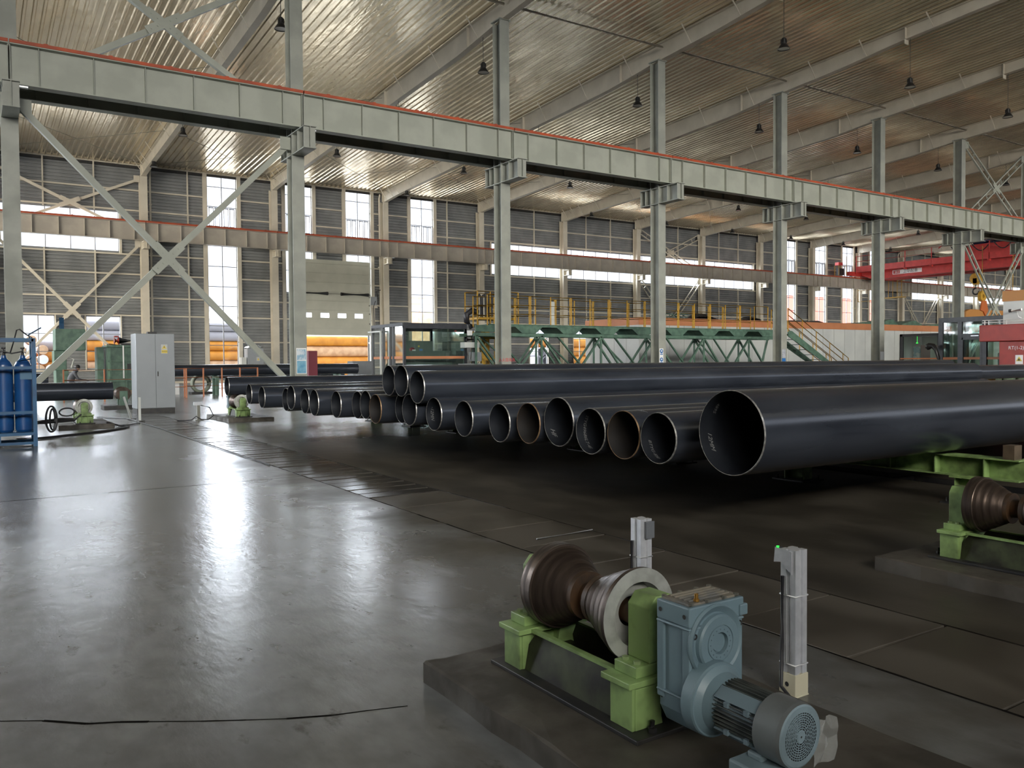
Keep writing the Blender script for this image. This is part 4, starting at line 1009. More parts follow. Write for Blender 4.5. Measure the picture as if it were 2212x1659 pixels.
m = MB(); m.tube([(5.03, 38.2, 2.22), (5.2, 38.2, 2.22)], .17, 18); m.box(5.03, 5.2, 38.1, 38.3, 2.36, 2.42); m.build('red_coupling', REDM, parent=t)
B(5.3, 6.2, 38.1, 38.3, 1.98, 2.1).build('motor_foot', DARK, parent=t)
m = MB(); rr = random.Random(5); m.tube([(4.75+i*.07, 38.0+rr.uniform(-.1, .1), 2.02+rr.uniform(0, .05)) for i in range(8)], .025, 6); m.build('cable', DARK, parent=t)
# worker bending at the machine
def person():
    t = thing('person', (3.22, 36.9, 0), 'person in dark grey work clothes sitting bent forward behind the orange railing', 'person')
    pts = {0: (0, 0, .47), 1: (.04, 0, .60), 2: (.10, 0, .76), 3: (.18, 0, .90), 4: (.24, 0, .98), 5: (.285, 0, 1.05), 6: (.30, 0, 1.12),
           7: (.03, .10, .45), 8: (.44, .14, .50), 9: (.38, .14, .09), 10: (.50, .15, .04), 11: (.03, -.10, .45), 12: (.44, -.14, .50), 13: (.38, -.14, .09), 14: (.50, -.15, .04),
           15: (.18, .17, .88), 16: (.30, .22, .66), 17: (.50, .16, .62), 18: (.58, .13, .62), 19: (.18, -.17, .88), 20: (.30, -.22, .66), 21: (.50, -.16, .62), 22: (.58, -.13, .62)}
    rad = {0: .14, 1: .15, 2: .15, 3: .14, 4: .065, 5: .085, 6: .075, 7: .095, 8: .062, 9: .045, 10: .04, 11: .095, 12: .062, 13: .045, 14: .04, 15: .065, 16: .045, 17: .034, 18: .03, 19: .065, 20: .045, 21: .034, 22: .03}
    ed = [(0, 1), (1, 2), (2, 3), (3, 4), (4, 5), (5, 6), (0, 7), (7, 8), (8, 9), (9, 10), (0, 11), (11, 12), (12, 13), (13, 14), (3, 15), (15, 16), (16, 17), (17, 18), (3, 19), (19, 20), (20, 21), (21, 22)]
    for base, h in ((18, (.58, .13, .62)), (22, (.58, -.13, .62))):
        for i in range(5):
            a = len(pts); dy = (-.032+.016*i); ln = (.05, .075, .08, .075, .06)[i]
            p0 = (h[0]+.03, h[1]+dy, h[2]-.01); pts[a] = p0; rad[a] = .010
            pts[a+1] = (h[0]+.03+ln*.6, h[1]+dy*1.3, h[2]-.03); rad[a+1] = .009; pts[a+2] = (h[0]+.03+ln, h[1]+dy*1.3, h[2]-.06); rad[a+2] = .008
            ed += [(base, a), (a, a+1), (a+1, a+2)]
    me = bpy.data.meshes.new('body'); me.from_pydata([pts[i] for i in range(len(pts))], ed, []); o = bpy.data.objects.new('body', me); COL.objects.link(o); o.parent = t
    sk = o.modifiers.new('skin', 'SKIN'); sk.use_smooth_shade = True; sv = me.skin_vertices[0].data
    for i in range(len(pts)): sv[i].radius = (rad[i], rad[i])
    sv[0].use_root = True
    ss = o.modifiers.new('sub', 'SUBSURF'); ss.levels = ss.render_levels = 1
    me.materials.append(mat('work_clothes', (.085, .09, .105), .8))
    m = MB(); x, y, z = 3.22+.295, 36.9, 1.13
    m.lathe([(0, .10), (.06, .09), (.095, .05), (.105, 0), (.098, -.04), (.09, -.045)], (x, y, z), n=20); m.build('dark_hair', DARK, parent=t)
    m = MB(); m.lathe([(0, -.13), (.04, -.12), (.07, -.07), (.082, -.02), (.08, .03)], (x+.012, y-.006, z), n=20)
    m.lathe([(0, .03), (.012, .012), (.014, 0)], (x+.08, y-.02, z-.04), (1, -.2, 0), 8)
    m.build('face', mat('skin', (.42, .25, .17), .6), parent=t)
    return t
person()
tag(B(3.05, 3.36, 36.75, 37.05, 0, .30).build('work_stool', DARK), 'dark low stool under the seated worker', 'stool')
# orange railings
def railing(x0, x1, y, n, label, drop=.0):
    t = thing('guard_railing', ((x0+x1)/2, y, 0), label, 'railing', 'orange floor railings')
    for z in (1.05, .72, .40):
        if z == .40 and drop: continue
        m = MB(); m.tube([(x0, y, z), (x1, y, z)], .018, 8); m.build('rail', ORAIL, parent=t)
    for i in range(n+1):
        x = x0+(x1-x0)*i/n; m = MB(); m.box(x-.022, x+.022, y-.022, y+.022, 0, 1.07); m.build('post', ORAIL, parent=t)
    return t
railing(2.5, 4.9, 30.5, 2, 'orange pipe railing left of the grey cabinet, in front of the green machines', 1)
railing(5.2, 6.5, 31.5, 2, 'orange pipe railing just right of the grey cabinet')
railing(6.6, 9.3, 32.3, 4, 'orange pipe railing running toward the second column')
m = MB(); m.box(6.3, 6.95, 35.0, 35.5, 0, .45); tag(m.build('white_crate', WHITE), 'small white crate on the floor behind the orange railing', 'crate')
t = thing('hose_reel', (7.9, 35.2, 0), 'greenish grey coiled bundle lying left of the far black pipe', 'reel')
m = MB()
for i in range(4): m.tube([(7.8+.33*math.cos(a), 35+i*.08, .42+.33*math.sin(a)) for a in [2*PI*k/20 for k in range(20)]], .06, 8, closed=True)
m.build('coil', mat('reel_grey', (.22, .25, .2), .6), parent=t); B(7.4, 8.2, 34.9, 35.5, 0, .09).build('stand', DARK, parent=t)
# grey wrapped cabinet near the far wall
t = thing('wrapped_cabinet', (15.1, 53.4, 0), 'grey cabinet with white plastic wrap bunched on top near the far wall', 'cabinet')
B(14.65, 15.65, 53.0, 53.8, 0, 2.15).build('body', CABG, parent=t)
m = MB(); rr = random.Random(9); g = [(14.6+i*.09+rr.uniform(-.03, .03), 52.95+j*.22+rr.uniform(-.03, .03), 2.16+(.22*math.sin(PI*i/12)*(.5+.5*math.sin(PI*j/4)))+rr.uniform(0, .1)) for i in range(13) for j in range(5)]
m.add(g, [(i*5+j, i*5+j+1, (i+1)*5+j+1, (i+1)*5+j) for i in range(12) for j in range(4)]); m.build('plastic_wrap', WHITE, parent=t)
B(15.2, 15.42, 52.99, 53.0, 1.35, 1.62).build('warning_label', MATS['label_grey'], parent=t)
m = MB(); m.prism([(15.24, 1.42), (15.38, 1.42), (15.31, 1.56)], 52.98, 52.99, 'xz'); m.build('warning_triangle', MATS['warning_yellow'], parent=t)
m = B(14.3, 14.6, 53.1, 53.6, 0, 1.6); tag(m.build('junction_box', WHITEP), 'slim pale box beside the wrapped grey cabinet', 'box')
m = B(10.5, 10.84, 29.9, 30.2, 0, 1.68); tag(m.build('red_post', mat('dull_red', (.17, .02, .035), .5)), 'dark red upright panel in front of the gate opening', 'post')
t = thing('control_box', (18.9, 45, 0), 'grey steel box standing in front of the gate opening', 'cabinet')
B(18.42, 19.6, 45.0, 45.8, 0, 1.30).build('body', CABG, parent=t); B(18.44, 18.9, 44.98, 45.0, .05, 1.27).build('door', CABG, parent=t)
pipe(44.8, .24, 10.5, 17.75, .42, 0, 'dark pipe lying in front of the orange pipes in the gate opening', 'pipe by the gate')
for x in (11.5, 16.5): tag(B(x-.1, x+.1, 44.4, 45.2, 0, .42).build('timber_support', mat('wood', (.11, .08, .05))), 'timber support under the dark pipe by the gate, %s' % ('left' if x < 14 else 'right'), 'support')
# wall equipment by the gate
t = thing('gate_control', (24.4, 55.1, 5.6), 'electric control box and cable loop right of the gate springs', 'control box')
B(24.0, 24.45, 55.1, 55.2, 5.3, 5.9).build('box', CABG, parent=t)
m = MB(); m.tube([(24.3, 55.0, 5.6), (24.15, 55.0, 5.2), (24.2, 55.0, 3.0)], .025, 6); m.tube([(24.5, 55.05, 5.9), (24.4, 55.0, 6.3), (24.7, 55.0, 6.4)], .03, 6); m.build('cable', RUBBER, parent=t)
B(23.98, 24.5, 55.1, 55.22, 5.1, 5.3).build('shelf', WALLP, parent=t)

# ================================================================= GLASS BOOTHS
def booth(x0, x1, y0, y1, h, posts_front, posts_side, label, beam=.22, stripe=1.42, fp=.09, side_mat=None, door=None):
    t = thing('control_booth', ((x0+x1)/2, (y0+y1)/2, 0), label, 'booth', 'glass control booths')
    m = MB()
    for y in (y0, y1): m.box(x0-.05, x1+.05, y-.06, y+.06, h-beam, h)
    for x in (x0, x1): m.box(x-.06, x+.06, y0, y1, h-beam*.6, h)
    m.box(x0, x1, y0, y1, h-.03, h-.005); m.build('roof_frame', BLACKF, parent=t)
    for x in sorted(set([x0, x1]+posts_front)):
        for y in (y0, y1):
            m = MB(); m.box(x-fp/2, x+fp/2, y-fp/2, y+fp/2, 0, h-beam*.5); m.build('post', BLACKF, parent=t)
    for y in posts_side:
        m = MB(); m.box(x0-fp/2, x0+fp/2, y-fp/2, y+fp/2, 0, h-.1); m.build('post', side_mat or BLACKF, parent=t)
    m = MB(); m.box(x0, x1, y0-.03, y0+.03, 0, .25); m.box(x0-.03, x0+.03, y0, y1, 0, .25); m.box(x1-.03, x1+.03, y0, y1, 0, .25); m.build('sill', BLACKF, parent=t)
    for nm, q in (('front', [(x0, y0, .25), (x1, y0, .25), (x1, y0, h-beam), (x0, y0, h-beam)]), ('back', [(x0, y1, .25), (x1, y1, .25), (x1, y1, h-beam), (x0, y1, h-beam)]),
                  ('left', [(x0, y0, .25), (x0, y1, .25), (x0, y1, h-.1), (x0, y0, h-.1)]), ('right', [(x1, y0, .25), (x1, y1, .25), (x1, y1, h-.1), (x1, y0, h-.1)])):
        MB().add(q, [(0, 1, 2, 3)]).build('glass_pane', BGLASS, parent=t)
    m = MB(); m.box(x0+.05, x1-.05, y0-.008, y0-.003, stripe-.06, stripe+.05); m.box(x0-.008, x0-.003, y0+.05, y1-.05, stripe-.06, stripe+.05); m.build('orange_band', ORTRIM, parent=t)
    return t
b1 = booth(14.62, 17.46, 30.32, 33.4, 2.82, [], [31.3, 31.6, 32.3], 'glass control booth with black frame, left, beside the gate', fp=.10)
m = MB(); m.box(17.42, 17.5, 30.27, 30.37, 1.9, 2.7); m.build('door_closer', BLACKF, parent=b1)
m = MB(); m.box(14.42, 14.48, 32.2, 33.5, .25, .3); m.box(14.42, 14.48, 32.2, 33.5, 2.5, 2.56); m.box(14.42, 14.48, 32.2, 32.26, .25, 2.5); m.build('door_leaf', WHITEP, parent=b1)
# cabinets and work inside the booth
GC = mat('grey_green_cabinet', (.15, .175, .16), .5, 0, (.13, .15, .14), 2)
t = thing('instrument_cabinet', (16.0, 32.6, 0), 'grey green cabinet with small yellow and blue stickers inside the left booth', 'cabinet')
B(15.2, 17.0, 32.4, 33.2, 0, 2.15).build('body', GC, parent=t); B(16.28, 16.36, 32.39, 32.4, 1.88, 1.95).build('yellow_sticker', MATS['warning_yellow'], parent=t); B(16.35, 16.5, 32.39, 32.4, 1.68, 1.80).build('blue_sticker', mat('sticker_blue', (.1, .25, .6), .4), parent=t)
t = thing('console', (16.0, 31.3, 0), 'long green grey console inside the left booth', 'console')
B(14.75, 17.2, 31.0, 31.6, 0, 1.70).build('body', GC, parent=t)
t = thing('safety_helmet', (15.45, 31.3, 1.70), 'dark red safety helmet lying on the console in the left booth', 'helmet')
m = MB(); m.lathe([(.155, 0), (.135, .01), (.13, .05), (.10, .11), (.05, .145), (0, .15)], (15.45, 31.3, 1.70), n=20); m.build('shell', mat('helmet_red', (.25, .02, .03), .35), parent=t)
m = MB(); m.box(15.38, 15.52, 31.1, 31.16, 1.70, 1.75); m.build('liner', WHITE, parent=t)
# right booth, its left-hand glazing faces the camera
BX, BY0, BY1, BH = 38.1, 18.68, 21.52, 3.10
t = thing('control_booth', (39.2, 20.1, 0), 'black-framed glass booth at the right behind the red machine', 'booth', 'glass control booths')
B(BX-.08, 40.4, BY0, BY1+.08, BH-.22, BH).build('roof_beam', BLACKF, parent=t)
for x in (BX, 40.3):
    for y, w_ in ((BY1, .10), (20.62, .09), (19.52, .10), (BY0+.08, .06)): B(x-.06, x+.06, y-w_, y+w_, 0, BH-.2).build('post', BLACKF, parent=t)
B(BX-.05, BX+.05, 19.5, 20.65, 2.16, 2.34).build('transom', BLACKF, parent=t)
m = MB(); m.box(BX-.07, BX+.03, 20.46, 20.53, 0, 2.16); m.box(BX-.07, BX+.03, 19.62, 19.70, 0, 2.16); m.box(BX-.07, BX+.03, 19.62, 20.53, 2.06, 2.16); m.build('door_frame', BLACKF, parent=t)
m = MB(); m.tube([(BX-.12, 20.42, .95), (BX-.12, 20.42, 1.75)], .02, 8); m.build('door_handle', DARK, parent=t)
B(BX-.09, BX-.05, 19.75, 20.1, 2.22, 2.25).build('door_closer', ALU, parent=t)
MB().add([(BX, BY0, .2), (BX, BY1, .2), (BX, BY1, BH-.2), (BX, BY0, BH-.2)], [(0, 1, 2, 3)]).build('glass_pane', BGLASS, parent=t)
MB().add([(40.3, BY0, .2), (40.3, BY1, .2), (40.3, BY1, BH-.2), (40.3, BY0, BH-.2)], [(0, 1, 2, 3)]).build('glass_pane', BGLASS, parent=t)
MB().add([(BX, BY1, .2), (40.3, BY1, .2), (40.3, BY1, BH-.2), (BX, BY1, BH-.2)], [(0, 1, 2, 3)]).build('glass_pane', BGLASS, parent=t)
B(BX-.012, BX-.004, BY0, BY1, 1.16, 1.27).build('orange_band', ORTRIM, parent=t)
t = thing('monitor_stand', (39.4, 19.2, 0), 'grey monitor on a pale desk inside the right booth', 'monitor')
B(39.3, 39.36, 18.95, 19.35, 1.6, 1.95).build('screen', CABG, parent=t); B(39.31, 39.35, 19.1, 19.2, 1.45, 1.6).build('stem', DARK, parent=t); B(39.1, 39.9, 18.8, 19.45, 0, 1.45).build('desk', WHITEP, parent=t)
t = thing('desk_lamp', (37.6, 21.3, 0), 'black curved lamp head rising left of the right booth', 'lamp')
m = MB(); m.tube([(37.5, 21.25, .9), (37.5, 21.3, 1.25), (37.5, 21.42, 1.6), (37.5, 21.55, 1.80), (37.5, 21.7, 1.80)], [.08, .08, .08, .12, .15], 12); m.lathe([(0, .12), (.13, .08), (.17, 0), (.13, -.08), (0, -.12)], (37.5, 21.78, 1.78), (0, 1, .1), 16); m.build('head', LAMPB, parent=t); B(37.42, 37.58, 21.17, 21.33, 0, .95).build('stem', LAMPB, parent=t)
# control window in the white cabin
t = thing('cabin_booth', (59.5, 34, 0), 'low black-framed glazed room standing in front of the white cabin', 'booth')
m = MB()
for y in (35.85, 33.0, 32.4, 30.6): m.box(58.1, 58.3, y-.09, y+.09, 0, 3.0)
m.box(58.1, 61, 30.5, 35.94, 2.84, 3.02); m.build('frame', BLACKF, parent=t)
MB().add([(58.2, 35.9, .2), (58.2, 30.6, .2), (58.2, 30.6, 2.85), (58.2, 35.9, 2.85)], [(0, 1, 2, 3)]).build('glass_pane', BGLASS, parent=t)
B(58.06, 58.1, 30.6, 35.9, 1.15, 1.25).build('orange_band', ORTRIM, parent=t)
B(60.9, 61, 30.6, 35.9, 0, 2.85).build('back_panel', mat('pale_green', (.40, .45, .38), .5), parent=t)
B(59.6, 60.3, 33.7, 35.2, .0, 2.2).build('red_brown_cabinet', mat('red_brown', (.22, .07, .05), .5), parent=t)
B(59.3, 59.55, 33.1, 34.3, .0, 1.95).build('pale_panel', MATS['pale_green'], parent=t)
B(59.6, 60.3, 35.3, 35.8, .0, 2.1).build('blue_white_rack', POSTER1, parent=t)
m = MB(); m.lathe([(0, .05), (.08, .03), (.08, -.03), (0, -.05)], (58.6, 34.9, 2.35), n=12); m.tube([(58.6, 34.9, 2.4), (58.6, 34.9, 2.84)], .02, 6); m.build('green_light', MATS['green_led'], parent=t)

# ================================================================= WHITE CABIN
t = thing('x_ray_cabin', (49, 38.5, 0), 'long white panelled cabin with an orange top band behind the columns', 'cabin')
KX0, KX1, KY0, KY1, KH = 32.27, 78.0, 36.0, 40.95, 3.72
m = MB(); m.box(KX0, KX1, KY0, KY1, 0, 3.28); m.build('walls', WHITEP, parent=t)
m = MB(); m.box(KX0-.03, KX1, KY0-.03, KY1, 3.28, KH); m.build('orange_top_band', ORTRIM, parent=t)
m = MB(); x = KX0+1.2
while x < KX1: m.box(x-.012, x+.012, KY0-.012, KY0, 0, 3.28); x += 1.2
y = KY0+1.1
while y < KY1: m.box(KX0-.012, KX0, y-.012, y+.012, 0, 3.28); y += 1.1
m.build('panel_joints', mat('joint_grey', (.35, .36, .34), .6), parent=t)
for i, (a, b) in enumerate(((33.9, 36.4), (36.9, 38.8), (41.5, 43.0))):
    m = MB(); rr = random.Random(i)
    if i == 0:
        for k in range(11): c = a+k*.26; m.tube([(c+.16*math.cos(q)+.02*q, 36.6+.2*math.sin(2*q+k), KH+.17+.15*math.sin(q)) for q in [2*PI*j/14 for j in range(14)]], .022, 6, closed=True)
        o = m.build('coiled_cable', GREENF); lab = 'green coiled cables heaped on the cabin roof'
    else:
        g = [(a+(b-a)*u/14, 36.1+v*.3, KH+.01+(.34 if i == 1 else .26)*math.sin(PI*u/14)**.6*math.sin(PI*(v+.6)/5)+rr.uniform(0, .05)) for u in range(15) for v in range(5)]
        m.add(g, [(u*5+v, u*5+v+1, (u+1)*5+v+1, (u+1)*5+v) for u in range(14) for v in range(4)])
        m.box(a+.1, b-.1, 36.15, 37.2, KH, KH+.05)
        o = m.build('tarpaulin', DARK); lab = ('dark tarpaulin bundle on the cabin roof, right of the coiled cables', 'dark tarpaulin bundle on the cabin roof beside the stair top')[i-1]
    tag(o, lab, 'cable' if i == 0 else 'tarpaulin')
for i, (xa, xb, h) in enumerate(((44.6, 47.2, .12), (47.3, 49.5, .14), (53, 55.4, .16), (56.0, 58.3, .42), (58.6, 61.5, .38), (61.8, 66, .22))):
    m = MB(); m.prism([(xa, KH), (xb, KH), (xb-.2, KH+h*.35), ((xa+xb)/2+.4, KH+h), ((xa+xb)/2-.2, KH+h*.8), (xa+.3, KH+h*.3)], 36.2, 37.8, 'xz')
    tag(m.build('folded_sheet', GREENF if i > 1 else DARK), 'folded %s sheet on the cabin roof, %s from the left' % ('green' if i > 1 else 'dark', ORD[i+1]), 'sheet', 'folded sheets on the cabin roof')
# ================================================================= GREEN WALKWAY
WX0, WX1, WY0, WY1 = 17.1, 36.4, 29.0, 30.15
t = thing('walkway', ((WX0+WX1)/2, WY0, 0), 'long green steel walkway on truss legs with yellow railings', 'walkway')
m = MB()
for y in (WY0, WY1): m.box(WX0+.7, WX1, y-.03, y+.03, 2.67, 2.78); m.box(WX0+.7, WX1, y-.07, y+.07, 2.76, 2.78)
m.box(WX0+.7, WX1, WY0, WY1, 2.74, 2.765); m.build('deck', GREENF, parent=t)
m = MB()
for y in (WY0, WY1): m.box(WX0, WX1, y-.05, y+.05, 2.27, 2.41)
m.build('lower_chord', GREENF, parent=t)
x = 19.3
while x < WX1-1: m = MB(); m.prism([(x+.1, 2.41), (x+.8, 2.41), (x+1.15, 2.67), (x-.25, 2.67)], WY0-.1, WY1+.1, 'xz'); m.build('bracket_block', GREENF, parent=t); x += 2.15
m = MB(); m.box(WX0, WX0+1.7, WY0-.12, WY0-.06, 2.44, 2.72); m.build('end_plate', GREENF, parent=t, bevel=.02)
m = MB()
for y in (WY0, WY1): m.box(WX0, WX1, y-.04, y+.04, .30, .38)
m.build('bottom_chord', GREENF, parent=t)
for y, off in ((WY0, 0), (WY1, 1.7)):
    x = WX0+.1+off*.3; i = 0
    while x < WX1-.5:
        x2 = min(x+1.63, WX1-.1)
        m = MB(); 
        if i % 2: m.bar((x, y, .36), (x2, y, 2.30), .10, .07)
        else: m.bar((x, y, 2.30), (x2, y, .36), .10, .07)
        m.build('truss_diagonal', GREENF, parent=t)
        if i % 2 == 0: m = MB(); m.box(x-.04, x+.04, y-.03, y+.03, 0, 2.3); m.build('truss_leg', GREENF, parent=t)
        x = x2; i += 1
    x = WX0+1.0
    while x < WX1-3:
        m = MB(); m.bar((x, y, 2.3), (x+2.4, (WY0+WY1)/2 if y == WY0 else y, .36), .08, .06); m.build('truss_diagonal', GREENF, parent=t); x += 3.2
for y in (WY0, WY1):
    x = 17.75
    while x < WX1-1.5:
        r = MB(); x2 = x+2.08
        for z in (3.97, 3.58, 3.20): r.tube([(x, y, z), (x2, y, z)], .024, 8)
        for xx in (x, x2, (x+x2)/2): r.tube([(xx, y, 2.7), (xx, y, 3.97)], .026, 8)
        r.build('railing_panel', YEL, parent=t); x += 2.16
# stair
t = thing('steel_stair', (39, 29.5, 0), 'green stair with yellow handrails at the right end of the walkway', 'stair')
SXA, SXB, SZA = 36.5, 41.9, 2.74
for y in (28.95, 30.05):
    m = MB(); m.prism([(SXA, SZA), (SXA+.3, SZA), (SXB+.3, .0), (SXB-.1, 0), (SXA, SZA-.28)], y-.025, y+.025, 'xz'); m.build('stringer', GREENF, parent=t)
for i in range(10):
    u = (i+.5)/10; x = SXA+(SXB-SXA)*u; z = SZA*(1-u)-.05
    m = MB(); m.box(x-.12, x+.16, 28.98, 30.02, z, z+.03); m.build('tread', GREENF, parent=t)
for y in (28.95, 30.05):
    m = MB()
    for h in (1.2, .85, .5): m.tube([(SXA, y, SZA+h), (SXB-.6, y, h+.30)], .024, 8)
    m.tube([(SXB-.6, y, 1.5), (SXB-.15, y, 1.27), (SXB-.15, y, .4), (SXB-.3, y, .12)], .024, 8)
    for i in range(5):
        u = i/4*.88; x = SXA+(SXB-SXA)*u; z = SZA*(1-u); m.tube([(x, y, z-.05), (x, y, z+1.2)], .026, 8)
    m.build('handrail', YEL, parent=t)
# yellow lift mast with hose loops on the walkway
t = thing('lift_mast', (19.0, 31.2, 0), 'yellow caged mast carrying black hose loops at the left end of the walkway', 'mast')
m = MB()
for x in (18.55, 19.25):
    for y in (30.7, 31.5): m.box(x-.09, x+.09, y-.07, y+.07, 0, 2.55)
for z in (.5, 1.3, 2.2): m.box(18.5, 19.3, 30.65, 30.75, z, z+.12)
m.build('mast_columns', YEL, parent=t)
B(18.3, 20.2, 30.6, 31.6, 3.05, 3.15).build('platform', YEL, parent=t)
m = MB()
for x in (18.2, 18.85, 19.45, 20.3):
    for y in (30.55, 31.6): m.tube([(x, y, 2.75), (x, y, 4.25)], .03, 8)
for z in (4.25, 3.65, 3.2):
    for y in (30.55, 31.6): m.tube([(18.2, y, z), (20.3, y, z)], .025, 8)
    m.tube([(18.2, 30.55, z), (18.2, 31.6, z)], .025, 8)
m.build('cage', YEL, parent=t)
for x in (18.42, 18.66, 18.98):
    m = MB(); m.tube([(x, 30.9, 3.05), (x, 30.9, 4.0), (x+.03, 30.9, 4.1), (x+.10, 30.9, 4.13), (x+.16, 30.9, 4.05), (x+.16, 30.9, 3.1)], .045, 8); m.build('hose_loop', RUBBER, parent=t)
m = MB(); m.tube([(18.0, 30.7, 2.7), (17.75, 30.7, 2.95), (17.75, 30.7, 3.25), (18.0, 30.7, 3.42), (18.3, 30.7, 3.35)], .13, 10); m.build('cable_chain', RUBBER, parent=t)
B(19.55, 19.95, 30.8, 31.2, 3.15, 4.05).build('white_box', WHITEP, parent=t); B(19.6, 19.75, 30.78, 30.8, 3.6, 3.75).build('dark_panel', DARK, parent=t)
m = MB(); m.tube([(21.6, 29.8, 2.78), (21.6, 29.8, 3.85)], .12, 14); o = m.build('white_canister', WHITEP); tag(o, 'pale upright canister on the walkway right of the third column', 'canister')
m = B(22.0, 22.5, 31.2, 31.5, 3.0, 3.1)
# inspection rig with screens
t = thing('inspection_rig', (17.2, 29.3, 0), 'test rig with two white screens and grey boxes between booth and walkway', 'machine')
B(16.95, 17.15, 29.2, 29.3, 2.30, 2.50).build('screen', WHITE, parent=t); B(17.3, 17.55, 29.2, 29.3, 2.28, 2.5).build('screen', WHITE, parent=t)
B(16.75, 17.45, 29.15, 29.5, 1.80, 2.02).build('control_box', WHITEP, parent=t); B(17.15, 17.55, 29.15, 29.5, 1.25, 1.62).build('grey_box', CABG, parent=t)
B(17.25, 17.4, 29.25, 29.4, 0, 2.3).build('stem', DARK, parent=t)
m = MB(); m.tube([(16.85, 29.2, 2.12), (17.5, 29.2, 2.14)], .06, 8); m.tube([(16.9, 29.2, 2.1), (16.9, 29.2, 2.3)], .02, 6); m.tube([(17.3, 29.2, 2.1), (17.42, 29.2, 2.3)], .02, 6); m.build('valve_block', DARK, parent=t)
m = MB(); m.lathe([(0, .08), (.05, .07), (.05, 0)], (17.62, 29.2, 2.52), n=12); m.build('red_light', mat('red_lamp', (.5, .01, .02), .4, emit=(1, .05, .08), estr=.8), parent=t)
m = MB(); rr = random.Random(2)
for i in range(7): x = 16.8+rr.uniform(0, .7); m.tube([(x, 29.2, 1.8), (x+rr.uniform(-.1, .1), 29.2, 1.4), (x+rr.uniform(-.15, .15), 29.2, 1.05)], .012, 6)
m.build('wiring', DARK, parent=t)
m = MB(); m.box(16.7, 17.6, 29.15, 29.6, .9, 1.15); m.box(16.8, 17.5, 29.2, 29.5, 0, .9); m.build('table', CABG, parent=t)

# ================================================================= RED MACHINE, RIGHT
t = thing('red_machine', (40, 16, 0), 'large red machine block with stencilled white lettering at the right edge', 'machine')
B(36.72, 44, 10, 18.22, 0, 1.93).build('lower_block', REDM, parent=t, bevel=.03)
m = MB(); m.box(36.6, 37.98, 10, 19.0, 1.93, 2.64); m.box(37.98, 44, 10, 18.3, 1.93, 2.64); m.build('upper_block', REDM, parent=t, bevel=.03)
text_mb('RT(1-2)室', .20, (36.71, 17.42, 1.64), (0, -1, 0), (0, 0, 1)).build('lettering', WHITE, parent=t)
B(36.705, 36.72, 17.25, 17.55, .96, 1.34).build('label_sheet', WHITE, parent=t)
m = MB(); m.prism([(17.28, 1.08), (17.52, 1.08), (17.40, 1.28)], 36.695, 36.705, 'yz'); m.build('warning_triangle', MATS['warning_yellow'], parent=t)
m = MB(); m.prism([(17.35, 1.11), (17.45, 1.11), (17.40, 1.21)], 36.69, 36.695, 'yz'); m.build('warning_symbol', DARK, parent=t)
t = thing('white_hood', (41, 15, 2.64), 'white box with an ochre top band standing on the red machine', 'cabin')
B(37.2, 44, 10, 18.3, 2.64, 3.64).build('walls', WHITEP, parent=t); B(37.18, 44, 10, 18.33, 3.64, 4.09).build('ochre_band', mat('ochre_trim', (.42, .19, .05), .5), parent=t)
t = thing('security_camera', (37.0, 17.7, 3.0), 'black and white security camera on the white hood', 'camera')
m = MB(); m.lathe([(0, -.10), (.07, -.09), (.07, 0), (.06, .02)], (36.98, 17.86, 3.22), (0, -1, .05), 16); m.build('lens_hood', LAMPB, parent=t)
m = MB(); m.tube([(36.98, 17.84, 3.22), (36.98, 17.45, 3.25)], .06, 14); m.tube([(37.0, 17.65, 3.2), (37.05, 17.6, 2.95), (37.18, 17.55, 2.9)], .018, 6); m.build('housing', WHITE, parent=t)
m = MB()
for z in (2.74, 2.84): m.tube([(36.68, 18.9, z), (36.68, 12, z)], .018, 8)
for y in (18.8, 17.9, 16.6, 15): m.tube([(36.68, y, 2.645), (36.68, y, 2.84)], .018, 8)
tag(m.build('white_handrail', WHITE), 'thin white handrail on top of the red machine', 'railing')
t = thing('yellow_trolley', (30, 14.6, 0), 'low yellow and red trolley end showing under the far right pipes', 'trolley')
B(26.5, 29.2, 14.3, 15.2, .42, .62).build('yellow_beam', YEL, parent=t); B(29.4, 34, 14.3, 15.2, .2, .66).build('red_beam', REDM, parent=t); B(26.6, 33.8, 14.4, 15.1, 0, .2).build('wheels', DARK, parent=t)

# ================================================================= RED OVERHEAD CRANE
t = thing('overhead_crane', (81, 40.8, 9.5), 'red double-girder overhead crane spanning to the far wall at the right', 'crane')
for i, (xa, xb) in enumerate(((80.0, 80.8), (82.4, 83.2))):
    m = MB(); m.prism([(28.6, 10.1), (29.6, 9.6), (52.6, 9.6), (53.9, 10.1), (53.9, 10.75), (28.6, 10.75)], xa, xb, 'yz'); m.build('box_girder', RED, parent=t)
    m = MB(); m.box(xa-.04, xb+.04, 29, 52.6, 9.57, 9.6); m.build('bottom_flange', RED, parent=t)
for y in (27.3, 54.27):
    m = MB(); m.box(78.2, 85.2, y-.2, y+.2, 10.02, 10.45); m.build('end_carriage', RED, parent=t)
    m = MB()
    for x in (78.6, 84.8): m.lathe([(0, -.06), (.2, -.06), (.2, .06), (0, .06)], (x, y, 10.15), (0, 1, 0), 18)
    m.build('wheels', DARK, parent=t)
m = MB(); m.box(79.0, 80.0, 28.6, 53.9, 10.40, 10.44); m.box(78.97, 79.0, 28.6, 53.9, 10.38, 10.98); m.build('walkway_kick_plate', RED, parent=t)
m = MB()
for z in (12.05, 11.5): m.tube([(79, 28.6, z), (79, 53.9, z)], .028, 8)
m.build('handrail', RED, parent=t)
y = 53.9
